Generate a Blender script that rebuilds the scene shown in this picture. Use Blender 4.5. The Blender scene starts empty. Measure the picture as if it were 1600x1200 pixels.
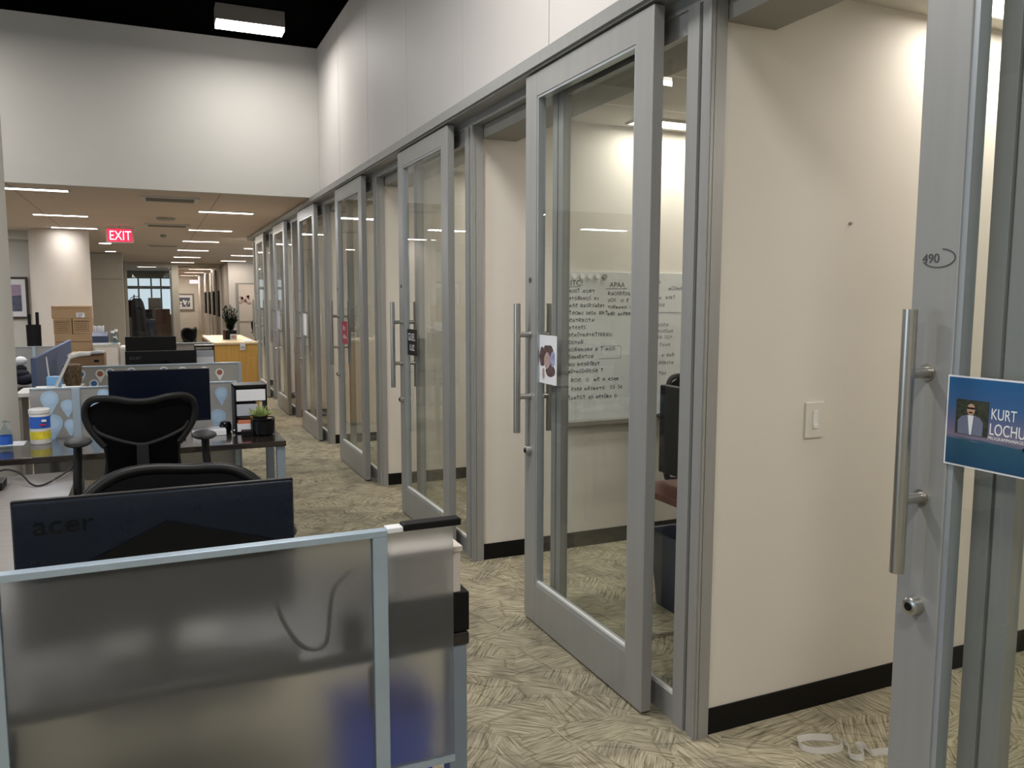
import bpy, bmesh, math, random
from mathutils import Vector, Matrix
random.seed(7)
S = bpy.context.scene
COL = S.collection
PI = math.pi

# ------------------------------------------------------------------ camera
YAW, PITCH, FPX = math.radians(24.003), math.radians(-6.028), 1258.9
cd = bpy.data.cameras.new('camera')
cd.sensor_width = 36.0
cd.lens = 36.0 * FPX / 1600.0
cd.clip_start = 0.05
cd.clip_end = 200
cam = bpy.data.objects.new('camera', cd)
COL.objects.link(cam)
cam.location = (0, 0, 1.6)
cam.rotation_euler = (PI / 2 + PITCH, math.radians(-0.09), -YAW)
S.camera = cam

# ------------------------------------------------------------------ world, exposure
S.view_settings.view_transform = 'Standard'
S.view_settings.look = 'None'
S.view_settings.gamma = 1.0
S.view_settings.use_curve_mapping = False
S.view_settings.exposure = 0.34
w = bpy.data.worlds.new('daylight')
S.world = w
w.use_nodes = True
w.node_tree.nodes['Background'].inputs[0].default_value = (0.62, 0.78, 1.0, 1)
w.node_tree.nodes['Background'].inputs[1].default_value = 1.2
S.cycles.max_bounces = 10
S.cycles.diffuse_bounces = 5
S.cycles.glossy_bounces = 5
S.cycles.transmission_bounces = 8
S.cycles.transparent_max_bounces = 40
S.cycles.sample_clamp_indirect = 6.0
S.cycles.caustics_reflective = False

WARM = (1.0, 0.90, 0.78)
COOL = (0.97, 0.98, 1.0)


def area(name, loc, sx, sy, power, col, rot=(0, 0, 0), parent=None):
    l = bpy.data.lights.new(name, 'AREA')
    l.shape = 'RECTANGLE'
    l.size, l.size_y = sx, sy
    l.energy = power
    l.color = col
    o = bpy.data.objects.new(name, l)
    COL.objects.link(o)
    o.location = loc
    o.rotation_euler = rot
    if parent is not None:
        o.location = Vector(loc) - parent.location
        o.parent = parent
    return o


# daylight entering the window of the left wall
area('window_daylight', (-6.6, 2.6, 1.8), 4.4, 1.9, 60, (0.60, 0.78, 1.0), (0, -PI / 2, 0))

# ------------------------------------------------------------------ materials
MATS = {}


def nodes_of(m):
    m.use_nodes = True
    return m.node_tree, m.node_tree.nodes, m.node_tree.links


def mat(name, col, rough=0.6, metal=0.0, var=0.06, scale=6.0, bump=0.0, bscale=200.0, spec=0.5, coat=0.0, stretch=None):
    """principled surface whose colour wanders a little with a noise"""
    if name in MATS:
        return MATS[name]
    m = bpy.data.materials.new(name)
    t, n, l = nodes_of(m)
    b = n['Principled BSDF']
    b.inputs['Roughness'].default_value = rough
    b.inputs['Metallic'].default_value = metal
    b.inputs['Specular IOR Level'].default_value = spec
    if coat:
        b.inputs['Coat Weight'].default_value = coat
        b.inputs['Coat Roughness'].default_value = 0.08
    tc = n.new('ShaderNodeTexCoord')
    src = tc.outputs['Object']
    if stretch:
        mp = n.new('ShaderNodeMapping')
        mp.inputs['Scale'].default_value = stretch
        l.new(src, mp.inputs[0])
        src = mp.outputs[0]
    no = n.new('ShaderNodeTexNoise')
    no.inputs['Scale'].default_value = scale
    no.inputs['Detail'].default_value = 4
    l.new(src, no.inputs['Vector'])
    r = n.new('ShaderNodeValToRGB')
    r.color_ramp.elements[0].position = 0.3
    r.color_ramp.elements[1].position = 0.7
    r.color_ramp.elements[0].color = (*[c * (1 - var) for c in col], 1)
    r.color_ramp.elements[1].color = (*[min(1, c * (1 + var)) for c in col], 1)
    l.new(no.outputs['Fac'], r.inputs[0])
    l.new(r.outputs[0], b.inputs['Base Color'])
    if bump:
        n2 = n.new('ShaderNodeTexNoise')
        n2.inputs['Scale'].default_value = bscale
        l.new(src, n2.inputs['Vector'])
        bp = n.new('ShaderNodeBump')
        bp.inputs['Strength'].default_value = bump
        bp.inputs['Distance'].default_value = 0.002
        l.new(n2.outputs['Fac'], bp.inputs['Height'])
        l.new(bp.outputs[0], b.inputs['Normal'])
    MATS[name] = m
    return m


def emis(name, col, strength):
    m = bpy.data.materials.new(name)
    t, n, l = nodes_of(m)
    b = n['Principled BSDF']
    b.inputs['Base Color'].default_value = (*col, 1)
    b.inputs['Emission Color'].default_value = (*col, 1)
    b.inputs['Emission Strength'].default_value = strength
    return m


def clear_glass(name, tint=(0.972, 0.985, 0.975), ior=1.62):
    m = bpy.data.materials.new(name)
    t, n, l = nodes_of(m)
    n.remove(n['Principled BSDF'])
    out = n['Material Output']
    tr = n.new('ShaderNodeBsdfTransparent')
    tr.inputs[0].default_value = (*tint, 1)
    gl = n.new('ShaderNodeBsdfGlossy')
    gl.inputs['Roughness'].default_value = 0.0
    fr = n.new('ShaderNodeFresnel')
    fr.inputs['IOR'].default_value = ior
    mx = n.new('ShaderNodeMixShader')
    ge = n.new('ShaderNodeNewGeometry')
    inv = n.new('ShaderNodeMath'); inv.operation = 'SUBTRACT'; inv.inputs[0].default_value = 1.0
    l.new(ge.outputs['Backfacing'], inv.inputs[1])
    mu = n.new('ShaderNodeMath'); mu.operation = 'MULTIPLY'
    l.new(fr.outputs[0], mu.inputs[0]); l.new(inv.outputs[0], mu.inputs[1])
    l.new(mu.outputs[0], mx.inputs[0])
    l.new(tr.outputs[0], mx.inputs[1])
    l.new(gl.outputs[0], mx.inputs[2])
    l.new(mx.outputs[0], out.inputs[0])
    return m


def frosted(name, col, rough, milky):
    m = bpy.data.materials.new(name)
    t, n, l = nodes_of(m)
    b = n['Principled BSDF']
    out = n['Material Output']
    b.inputs['Base Color'].default_value = (*col, 1)
    b.inputs['Transmission Weight'].default_value = 1.0
    b.inputs['Roughness'].default_value = rough
    b.inputs['IOR'].default_value = 1.35
    df = n.new('ShaderNodeBsdfDiffuse')
    no = n.new('ShaderNodeTexNoise')
    no.inputs['Scale'].default_value = 900
    r = n.new('ShaderNodeMixRGB')
    r.inputs[1].default_value = (0.36, 0.36, 0.35, 1)
    r.inputs[2].default_value = (0.46, 0.46, 0.45, 1)
    l.new(no.outputs['Fac'], r.inputs[0])
    l.new(r.outputs[0], df.inputs[0])
    mx = n.new('ShaderNodeMixShader')
    mx.inputs[0].default_value = milky
    l.new(b.outputs[0], mx.inputs[1])
    l.new(df.outputs[0], mx.inputs[2])
    l.new(mx.outputs[0], out.inputs[0])
    return m


def carpet():
    """patches of fine hatch lines, each patch with its own direction, olive-beige"""
    m = bpy.data.materials.new('patterned carpet')
    t, n, l = nodes_of(m)
    b = n['Principled BSDF']
    b.inputs['Roughness'].default_value = 0.95
    b.inputs['Specular IOR Level'].default_value = 0.1
    tc = n.new('ShaderNodeTexCoord')
    warp = n.new('ShaderNodeTexNoise')
    warp.inputs['Scale'].default_value = 3.0
    l.new(tc.outputs['Object'], warp.inputs['Vector'])
    wm = n.new('ShaderNodeVectorMath'); wm.operation = 'SCALE'
    wm.inputs['Scale'].default_value = 0.06
    l.new(warp.outputs['Color'], wm.inputs[0])
    add = n.new('ShaderNodeVectorMath'); add.operation = 'ADD'
    l.new(tc.outputs['Object'], add.inputs[0]); l.new(wm.outputs[0], add.inputs[1])

    def hatch(angle, sc, detail=3):
        mp = n.new('ShaderNodeMapping')
        mp.inputs['Scale'].default_value = (7.0, sc * 2.0, 1)
        m0 = n.new('ShaderNodeMapping')
        m0.inputs['Rotation'].default_value = (0, 0, math.radians(angle))
        l.new(add.outputs[0], m0.inputs[0])
        l.new(m0.outputs[0], mp.inputs[0])
        no = n.new('ShaderNodeTexNoise')
        no.inputs['Scale'].default_value = 1.0
        no.inputs['Detail'].default_value = detail
        no.inputs['Roughness'].default_value = 0.7
        l.new(mp.outputs[0], no.inputs['Vector'])
        return no.outputs['Fac']
    vo = n.new('ShaderNodeTexVoronoi')
    vo.inputs['Scale'].default_value = 5.0
    l.new(add.outputs[0], vo.inputs['Vector'])
    sp = n.new('ShaderNodeSeparateColor')
    l.new(vo.outputs['Color'], sp.inputs[0])

    def step(v, th):
        g = n.new('ShaderNodeMath'); g.operation = 'GREATER_THAN'
        g.inputs[1].default_value = th
        l.new(v, g.inputs[0])
        return g.outputs[0]

    def mix(f, a, c):
        x = n.new('ShaderNodeMix'); x.data_type = 'FLOAT'
        l.new(f, x.inputs['Factor']); l.new(a, x.inputs['A']); l.new(c, x.inputs['B'])
        return x.outputs['Result']
    h = mix(step(sp.outputs[0], 0.5), hatch(-6, 70), hatch(84, 60))
    h = mix(step(sp.outputs[1], 0.60), h, hatch(38, 60))
    h = mix(step(sp.outputs[2], 0.66), h, hatch(-48, 55))
    r = n.new('ShaderNodeValToRGB')
    cr = r.color_ramp
    cr.elements[0].position = 0.34; cr.elements[0].color = (0.13, 0.115, 0.075, 1)
    cr.elements[1].position = 0.64; cr.elements[1].color = (0.47, 0.43, 0.32, 1)
    e = cr.elements.new(0.46); e.color = (0.30, 0.27, 0.19, 1)
    l.new(h, r.inputs[0])
    # broad darker motifs
    v2 = n.new('ShaderNodeTexNoise')
    v2.inputs['Scale'].default_value = 5.0; v2.inputs['Detail'].default_value = 2
    l.new(add.outputs[0], v2.inputs['Vector'])
    r2 = n.new('ShaderNodeValToRGB')
    r2.color_ramp.elements[0].position = 0.40; r2.color_ramp.elements[0].color = (0.60, 0.60, 0.64, 1)
    r2.color_ramp.elements[1].position = 0.50; r2.color_ramp.elements[1].color = (1, 1, 1, 1)
    l.new(v2.outputs['Fac'], r2.inputs[0])
    mm = n.new('ShaderNodeMixRGB'); mm.blend_type = 'MULTIPLY'; mm.inputs[0].default_value = 0.55
    l.new(r.outputs[0], mm.inputs[1]); l.new(r2.outputs[0], mm.inputs[2])
    ve = n.new('ShaderNodeTexVoronoi'); ve.feature = 'DISTANCE_TO_EDGE'
    ve.inputs['Scale'].default_value = 4.2
    vm = n.new('ShaderNodeMapping'); vm.inputs['Scale'].default_value = (1.0, 2.2, 1)
    v0 = n.new('ShaderNodeMapping'); v0.inputs['Rotation'].default_value = (0, 0, 0.6)
    l.new(add.outputs[0], v0.inputs[0]); l.new(v0.outputs[0], vm.inputs[0]); l.new(vm.outputs[0], ve.inputs['Vector'])
    r3 = n.new('ShaderNodeValToRGB')
    r3.color_ramp.elements[0].position = 0.012; r3.color_ramp.elements[0].color = (0.50, 0.48, 0.44, 1)
    r3.color_ramp.elements[1].position = 0.035; r3.color_ramp.elements[1].color = (1, 1, 1, 1)
    l.new(ve.outputs['Distance'], r3.inputs[0])
    m3 = n.new('ShaderNodeMixRGB'); m3.blend_type = 'MULTIPLY'; m3.inputs[0].default_value = 0.55
    l.new(mm.outputs[0], m3.inputs[1]); l.new(r3.outputs[0], m3.inputs[2])
    l.new(m3.outputs[0], b.inputs['Base Color'])
    bp = n.new('ShaderNodeBump'); bp.inputs['Strength'].default_value = 0.6; bp.inputs['Distance'].default_value = 0.004
    l.new(h, bp.inputs['Height']); l.new(bp.outputs[0], b.inputs['Normal'])
    return m


def tiles(name, col, line, sx, sy, off=(0, 0)):
    m = bpy.data.materials.new(name)
    t, n, l = nodes_of(m)
    b = n['Principled BSDF']
    b.inputs['Roughness'].default_value = 0.9
    tc = n.new('ShaderNodeTexCoord')
    mp = n.new('ShaderNodeMapping')
    mp.inputs['Location'].default_value = (off[0], off[1], 0)
    l.new(tc.outputs['Object'], mp.inputs[0])
    br = n.new('ShaderNodeTexBrick')
    br.offset = 0; br.squash = 1
    br.inputs['Scale'].default_value = 1
    br.inputs['Brick Width'].default_value = sx
    br.inputs['Row Height'].default_value = sy
    br.inputs['Mortar Size'].default_value = 0.008
    br.inputs['Mortar Smooth'].default_value = 0.0
    br.inputs['Color1'].default_value = (*col, 1)
    br.inputs['Color2'].default_value = (*[c * 0.97 for c in col], 1)
    br.inputs['Mortar'].default_value = (*line, 1)
    l.new(mp.outputs[0], br.inputs['Vector'])
    no = n.new('ShaderNodeTexNoise'); no.inputs['Scale'].default_value = 120
    l.new(tc.outputs['Object'], no.inputs['Vector'])
    mx = n.new('ShaderNodeMixRGB'); mx.blend_type = 'MULTIPLY'; mx.inputs[0].default_value = 0.15
    l.new(br.outputs[0], mx.inputs[1]); l.new(no.outputs['Fac'], mx.inputs[2])
    l.new(mx.outputs[0], b.inputs['Base Color'])
    return m


def sky_print():
    """the blue seaside picture printed on the door sign: a print, dark blue above, pink band, dark sea below"""
    m = bpy.data.materials.new('printed seascape')
    t, n, l = nodes_of(m)
    b = n['Principled BSDF']; b.inputs['Roughness'].default_value = 0.35
    tc = n.new('ShaderNodeTexCoord')
    sp = n.new('ShaderNodeSeparateXYZ'); l.new(tc.outputs['Generated'], sp.inputs[0])
    no = n.new('ShaderNodeTexNoise'); no.inputs['Scale'].default_value = 6
    mp = n.new('ShaderNodeMapping'); mp.inputs['Scale'].default_value = (1, 1, 12)
    l.new(tc.outputs['Generated'], mp.inputs[0]); l.new(mp.outputs[0], no.inputs['Vector'])
    a = n.new('ShaderNodeMath'); a.operation = 'MULTIPLY_ADD'
    a.inputs[1].default_value = 0.10
    l.new(no.outputs['Fac'], a.inputs[0]); l.new(sp.outputs['Z'], a.inputs[2])
    r = n.new('ShaderNodeValToRGB'); cr = r.color_ramp
    cr.elements[0].position = 0.0; cr.elements[0].color = (0.010, 0.055, 0.13, 1)
    cr.elements[1].position = 1.0; cr.elements[1].color = (0.015, 0.10, 0.26, 1)
    for p, c in ((0.34, (0.02, 0.085, 0.14)), (0.38, (0.20, 0.17, 0.24)), (0.50, (0.14, 0.14, 0.24)), (0.72, (0.04, 0.11, 0.26))):
        e = cr.elements.new(p); e.color = (*c, 1)
    l.new(a.outputs[0], r.inputs[0]); l.new(r.outputs[0], b.inputs['Base Color'])
    return m


M = {
    'carpet': carpet(),
    'cream': mat('cream wall paint', (0.67, 0.64, 0.585), 0.7, var=0.015, scale=2, bump=0.06, bscale=300),
    'upper': mat('pale grey wall panel', (0.62, 0.595, 0.575), 0.6, var=0.015, scale=2),
    'seam': mat('panel seam', (0.30, 0.29, 0.28), 0.8),
    'bulk': mat('off white bulkhead paint', (0.60, 0.59, 0.555), 0.75, var=0.015, scale=2),
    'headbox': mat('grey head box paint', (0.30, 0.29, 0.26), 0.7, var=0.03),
    'black_ceil': mat('black painted deck', (0.002, 0.002, 0.002), 1.0, spec=0.0),
    'low_ceil': tiles('suspended ceiling panels', (0.70, 0.59, 0.52), (0.42, 0.36, 0.32), 1.97, 3.05, (1.245, -0.1)),  # warm bounced light is tinted into the panel colour
    'office_ceil': tiles('office ceiling tiles', (0.62, 0.60, 0.54), (0.85, 0.85, 0.82), 1.2, 0.62, (0.2, 0.33)),
    'black_base': mat('black rubber baseboard', (0.006, 0.0055, 0.005), 0.6, spec=0.2),
    'alu': mat('grey painted aluminium', (0.335, 0.34, 0.335), 0.42, 0.30, var=0.04, scale=3, stretch=(8, 8, 0.6)),
    'alu_light': mat('light aluminium edge', (0.42, 0.46, 0.49), 0.35, 0.5, var=0.05, scale=4),
    'alu_dark': mat('dark recessed aluminium', (0.09, 0.09, 0.09), 0.5, 0.3),
    'bead': mat('white glazing bead', (0.72, 0.72, 0.70), 0.5),
    'steel': mat('brushed steel', (0.50, 0.49, 0.46), 0.28, 0.95, var=0.08, scale=10, stretch=(30, 30, 1)),
    'rail': mat('silver blue rail', (0.42, 0.52, 0.62), 0.38, 0.45, var=0.05),
    'leg': mat('silver blue desk leg', (0.27, 0.33, 0.41), 0.4, 0.4, var=0.05),
    'glass': clear_glass('door glass'),
    'frost': frosted('frosted acrylic', (0.74, 0.765, 0.79), 0.36, 0.10),
    'frost2': frosted('pale frosted acrylic', (0.90, 0.92, 0.94), 0.32, 0.45),
    'desk': mat('black brown desk laminate', (0.020, 0.015, 0.013), 0.16, var=0.3, scale=4, stretch=(1, 20, 20), coat=0.4),
    'greytop': mat('light grey laminate', (0.25, 0.235, 0.225), 0.22, var=0.06, scale=3, stretch=(1, 14, 14)),
    'black': mat('black plastic', (0.005, 0.005, 0.006), 0.45, var=0.1, spec=0.25),
    'black_gloss': mat('glossy black plastic', (0.003, 0.003, 0.005), 0.10, var=0.1, spec=0.4),
    'mon_back': mat('dark satin monitor back', (0.005, 0.010, 0.021), 0.24, var=0.1, spec=0.45),
    'screen': mat('switched off screen', (0.002, 0.004, 0.012), 0.25, spec=0.3),
    'mesh': mat('black chair mesh', (0.003, 0.003, 0.004), 0.9, var=0.2, scale=80, bump=0.5, bscale=500, spec=0.08),
    'chairframe': mat('graphite chair frame', (0.008, 0.008, 0.009), 0.5, var=0.1, spec=0.25),
    'paper': mat('white paper', (0.75, 0.76, 0.80), 0.8, var=0.03),
    'paper_grey': mat('grey paper', (0.42, 0.44, 0.50), 0.8, var=0.05),
    'orange': mat('orange paper', (0.60, 0.20, 0.10), 0.7),
    'white': mat('white plastic', (0.75, 0.75, 0.74), 0.4, var=0.02),
    'cardboard': mat('brown cardboard', (0.36, 0.235, 0.13), 0.85, var=0.10, scale=5, stretch=(1, 1, 20)),
    'cardboard_d': mat('brown cardboard print', (0.17, 0.10, 0.05), 0.85),
    'maple': mat('yellow maple veneer', (0.62, 0.35, 0.085), 0.4, var=0.08, scale=3, stretch=(12, 12, 1)),
    'maple_top': mat('pale maple top', (0.72, 0.56, 0.32), 0.4, var=0.06, scale=3, stretch=(12, 1, 1)),
    'darkwood': mat('red brown wood', (0.10, 0.03, 0.02), 0.4, var=0.2, scale=4, stretch=(12, 12, 1)),
    'felt': mat('slate blue felt', (0.105, 0.135, 0.235), 0.95, var=0.12, scale=60, bump=0.4, bscale=300),
    'pin_blue': mat('blue print', (0.04, 0.17, 0.42), 0.5),
    'pin_brown': mat('brown print', (0.34, 0.13, 0.08), 0.5),
    'pin_sky': mat('sky blue print', (0.22, 0.50, 0.85), 0.5),
    'pin_soft': mat('pale blue film print', (0.36, 0.50, 0.66), 0.5),
    'pin_pale': mat('lighter blue film print', (0.42, 0.58, 0.76), 0.5),
    'pin_white': mat('white print', (0.78, 0.80, 0.82), 0.5),
    'leaf': mat('dark green leaf', (0.018, 0.045, 0.018), 0.5, var=0.4, scale=30),
    'leaf2': mat('yellow green leaf', (0.25, 0.32, 0.10), 0.5, var=0.4, scale=30),
    'soil': mat('potting soil', (0.02, 0.014, 0.01), 0.9),
    'bin_blue': mat('blue recycling plastic', (0.008, 0.085, 0.80), 0.4),
    'bin_navy': mat('navy plastic', (0.012, 0.022, 0.055), 0.4),
    'navy': mat('navy plastic housing', (0.035, 0.05, 0.10), 0.5),
    'label_blue': mat('blue label', (0.03, 0.12, 0.52), 0.35),
    'label_yellow': mat('yellow label', (0.72, 0.62, 0.05), 0.35, var=0.2, scale=30),
    'label_red': mat('red label', (0.55, 0.02, 0.06), 0.4),
    'magenta': mat('crimson sign face', (0.40, 0.02, 0.07), 0.4),
    'clear': clear_glass('clear plastic', (0.80, 0.88, 0.92), 1.35),
    'wb': mat('whiteboard enamel', (0.60, 0.62, 0.62), 0.18, var=0.03, scale=3),
    'ink': mat('dark marker ink', (0.05, 0.055, 0.07), 0.6),
    'ink_light': mat('faint marker ink', (0.22, 0.23, 0.26), 0.6),
    'beige': mat('beige metal', (0.44, 0.41, 0.35), 0.55, var=0.03),
    'column': mat('cream column paint', (0.66, 0.60, 0.54), 0.6, var=0.015),
    'brownframe': mat('dark brown picture frame', (0.05, 0.03, 0.025), 0.4),
    'silverframe': mat('pewter picture frame', (0.24, 0.21, 0.18), 0.4, 0.4),
    'art_lilac': mat('lilac sky print', (0.34, 0.25, 0.36), 0.6, var=0.1),
    'art_dark': mat('dark slate print', (0.08, 0.09, 0.14), 0.6, var=0.3, scale=20),
    'coat': mat('dark navy cloth', (0.014, 0.015, 0.026), 0.9, var=0.3),
    'maroon': mat('maroon cloth', (0.10, 0.015, 0.02), 0.9, var=0.3),
    'skin': mat('printed skin tone', (0.50, 0.32, 0.22), 0.6),
    'suit': mat('printed grey blue suit', (0.15, 0.17, 0.25), 0.6),
    'hedge': mat('printed dark hedge', (0.03, 0.035, 0.02), 0.6, var=0.6, scale=120),
    'sky_print': sky_print(),
    'sketch': mat('printed sketch tone', (0.10, 0.06, 0.06), 0.6, var=0.5, scale=60),
    'sketch_l': mat('printed flesh wash', (0.42, 0.30, 0.27), 0.6, var=0.3, scale=60),
    'sketch_b': mat('printed lilac wash', (0.30, 0.32, 0.52), 0.6, var=0.3, scale=40),
    'cable': mat('black cable', (0.008, 0.008, 0.009), 0.5),
    'basket': mat('woven brown basket', (0.13, 0.085, 0.045), 0.8, var=0.7, scale=50),
    'vent': mat('grey vent metal', (0.30, 0.28, 0.25), 0.5, 0.3),
    'strap': mat('white webbing', (0.82, 0.81, 0.78), 0.8, bump=0.4, bscale=400),
    'lamp_on': emis('lit diffuser', (1.0, 0.95, 0.90), 9.0),
    'lamp_warm': emis('warm lit diffuser', (1.0, 0.90, 0.78), 9.0),
    'exit_red': emis('lit exit face', (0.80, 0.03, 0.09), 0.8),
    'exit_white': emis('lit exit letters', (1.0, 0.62, 0.66), 1.6),
    'sky_pane': emis('bright daylight outside', (0.72, 0.85, 0.95), 0.6),
}


# ------------------------------------------------------------------ mesh builder
class MB:
    def __init__(s):
        s.bm = bmesh.new()

    def box(s, x0, x1, y0, y1, z0, z1, bev=0.0, seg=2):
        r = bmesh.ops.create_cube(s.bm, size=1)
        vs = r['verts']
        for v in vs:
            v.co = Vector((x0 + (v.co.x + .5) * (x1 - x0), y0 + (v.co.y + .5) * (y1 - y0), z0 + (v.co.z + .5) * (z1 - z0)))
        if bev:
            es = list({e for v in vs for e in v.link_edges})
            bmesh.ops.bevel(s.bm, geom=es, offset=bev, segments=seg, affect='EDGES', profile=0.6)
        return s

    def cyl(s, a, b, r, r2=None, seg=20, cap=True):
        a, b = Vector(a), Vector(b)
        r2 = r if r2 is None else r2
        d = (b - a)
        q = d.to_track_quat('Z', 'Y')
        m = Matrix.Translation((a + b) / 2) @ q.to_matrix().to_4x4()
        bmesh.ops.create_cone(s.bm, cap_ends=cap, segments=seg, radius1=r, radius2=r2, depth=d.length, matrix=m)
        return s

    def lathe(s, prof, c=(0, 0, 0), seg=24, cap=True):
        rings = []
        for (r, z) in prof:
            rings.append([s.bm.verts.new((c[0] + r * math.cos(2 * PI * i / seg), c[1] + r * math.sin(2 * PI * i / seg), c[2] + z)) for i in range(seg)])
        for a, b in zip(rings, rings[1:]):
            for i in range(seg):
                j = (i + 1) % seg
                s.bm.faces.new((a[i], a[j], b[j], b[i]))
        if cap:
            s.bm.faces.new(list(reversed(rings[0])))
            s.bm.faces.new(rings[-1])
        return s

    def tube(s, pts, r, seg=8, closed=False, flat=1.0):
        pts = [Vector(p) for p in pts]
        n = len(pts)
        rings = []
        for i, p in enumerate(pts):
            if closed:
                t = pts[(i + 1) % n] - pts[i - 1]
            else:
                t = pts[min(i + 1, n - 1)] - pts[max(i - 1, 0)]
            t.normalize()
            up = Vector((0, 1, 0)) if abs(t.y) < 0.9 else Vector((1, 0, 0))
            u = t.cross(up).normalized()
            v = u.cross(t).normalized()
            rr = r[i] if isinstance(r, (list, tuple)) else r
            rings.append([s.bm.verts.new(p + u * rr * math.cos(2 * PI * k / seg) + v * rr * flat * math.sin(2 * PI * k / seg)) for k in range(seg)])
        m = n if closed else n - 1
        for i in range(m):
            a, b = rings[i], rings[(i + 1) % n]
            for k in range(seg):
                j = (k + 1) % seg
                s.bm.faces.new((a[k], a[j], b[j], b[k]))
        if not closed:
            s.bm.faces.new(list(reversed(rings[0])))
            s.bm.faces.new(rings[-1])
        return s

    def prism(s, poly, axis, a, b):
        """poly of 2D points extruded along axis from a to b"""
        def P(p, t):
            return {'x': (t, p[0], p[1]), 'y': (p[0], t, p[1]), 'z': (p[0], p[1], t)}[axis]
        A = [s.bm.verts.new(P(p, a)) for p in poly]
        B = [s.bm.verts.new(P(p, b)) for p in poly]
        n = len(poly)
        s.bm.faces.new(A)
        s.bm.faces.new(list(reversed(B)))
        for i in range(n):
            j = (i + 1) % n
            s.bm.faces.new((A[j], A[i], B[i], B[j]))
        return s

    def grid(s, f, nu, nv, thick=0.0, tdir=(0, 1, 0)):
        td = Vector(tdir)
        A = [[s.bm.verts.new(f(i / nu, j / nv)) for j in range(nv + 1)] for i in range(nu + 1)]
        for i in range(nu):
            for j in range(nv):
                s.bm.faces.new((A[i][j], A[i + 1][j], A[i + 1][j + 1], A[i][j + 1]))
        if thick:
            B = [[s.bm.verts.new(Vector(f(i / nu, j / nv)) + td * thick) for j in range(nv + 1)] for i in range(nu + 1)]
            for i in range(nu):
                for j in range(nv):
                    s.bm.faces.new((B[i][j], B[i][j + 1], B[i + 1][j + 1], B[i + 1][j]))
            for i in range(nu):
                s.bm.faces.new((A[i][0], B[i][0], B[i + 1][0], A[i + 1][0]))
                s.bm.faces.new((A[i][nv], A[i + 1][nv], B[i + 1][nv], B[i][nv]))
            for j in range(nv):
                s.bm.faces.new((A[0][j], A[0][j + 1], B[0][j + 1], B[0][j]))
                s.bm.faces.new((A[nu][j], B[nu][j], B[nu][j + 1], A[nu][j + 1]))
        return s

    def ball(s, c, r, sc=(1, 1, 1), seg=16):
        m = Matrix.Translation(c) @ Matrix.Diagonal((*sc, 1))
        bmesh.ops.create_uvsphere(s.bm, u_segments=seg, v_segments=seg // 2 + 2, radius=r, matrix=m)
        return s

    def stroke(s, pts, wd, axis, t, th=0.0006):
        """a flat ribbon of marker ink in the plane axis=t"""
        n = len(pts)
        for i in range(n - 1):
            (a, b), (c, d) = pts[i], pts[i + 1]
            L = math.hypot(c - a, d - b) or 1e-6
            ux, uy = -(d - b) / L * wd / 2, (c - a) / L * wd / 2
            s.prism([(a + ux, b + uy), (a - ux, b - uy), (c - ux, d - uy), (c + ux, d + uy)], axis, t, t - th)
        return s

    def build(s, name, m, parent=None, world=True, smooth=False, label=None, origin=None):
        """links as ONE object; world=True: the shapes are in world coordinates"""
        off = Vector((0, 0, 0))
        if parent is not None and world:
            p = parent
            while p is not None:
                off += p.location
                p = p.parent
        elif parent is None:
            if origin is None:
                bb = [v.co for v in s.bm.verts]
                off = Vector(((min(v.x for v in bb) + max(v.x for v in bb)) / 2, (min(v.y for v in bb) + max(v.y for v in bb)) / 2, min(v.z for v in bb)))
            else:
                off = Vector(origin)
        bmesh.ops.recalc_face_normals(s.bm, faces=s.bm.faces)
        if off.length:
            bmesh.ops.translate(s.bm, verts=s.bm.verts, vec=-off)
        me = bpy.data.meshes.new(name)
        s.bm.to_mesh(me)
        s.bm.free()
        if smooth:
            for f in me.polygons:
                f.use_smooth = True
            try:
                me.set_sharp_from_angle(angle=math.radians(40))
            except Exception:
                pass
        me.materials.append(m)
        o = bpy.data.objects.new(name, me)
        COL.objects.link(o)
        if parent is not None:
            o.parent = parent
        else:
            o.location = off
        if label:
            o['label'] = label
        return o


def B(*a, **k):
    return MB().box(*a, **k)


def tag(o, label, cat, group=None, kind=None):
    if label:
        o['label'] = label
    if cat:
        o['category'] = cat
    if group:
        o['group'] = group
    if kind:
        o['kind'] = kind
    return o


def thing(name, label, cat, loc, rotz=0.0, group=None, kind=None):
    o = bpy.data.objects.new(name, None)
    o.empty_display_size = 0.1
    COL.objects.link(o)
    o.location = loc
    o.rotation_euler = (0, 0, rotz)
    return tag(o, label, cat, group, kind)


def struct(name, mb, m, parent=None, **k):
    o = mb.build(name, m, parent, **k)
    if parent is None:
        o['kind'] = 'structure'
    return o


def copy_tree(o, parent=None):
    c = o.copy()
    COL.objects.link(c)
    c.parent = parent
    for ch in list(o.children):
        copy_tree(ch, c)
    return c


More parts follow.
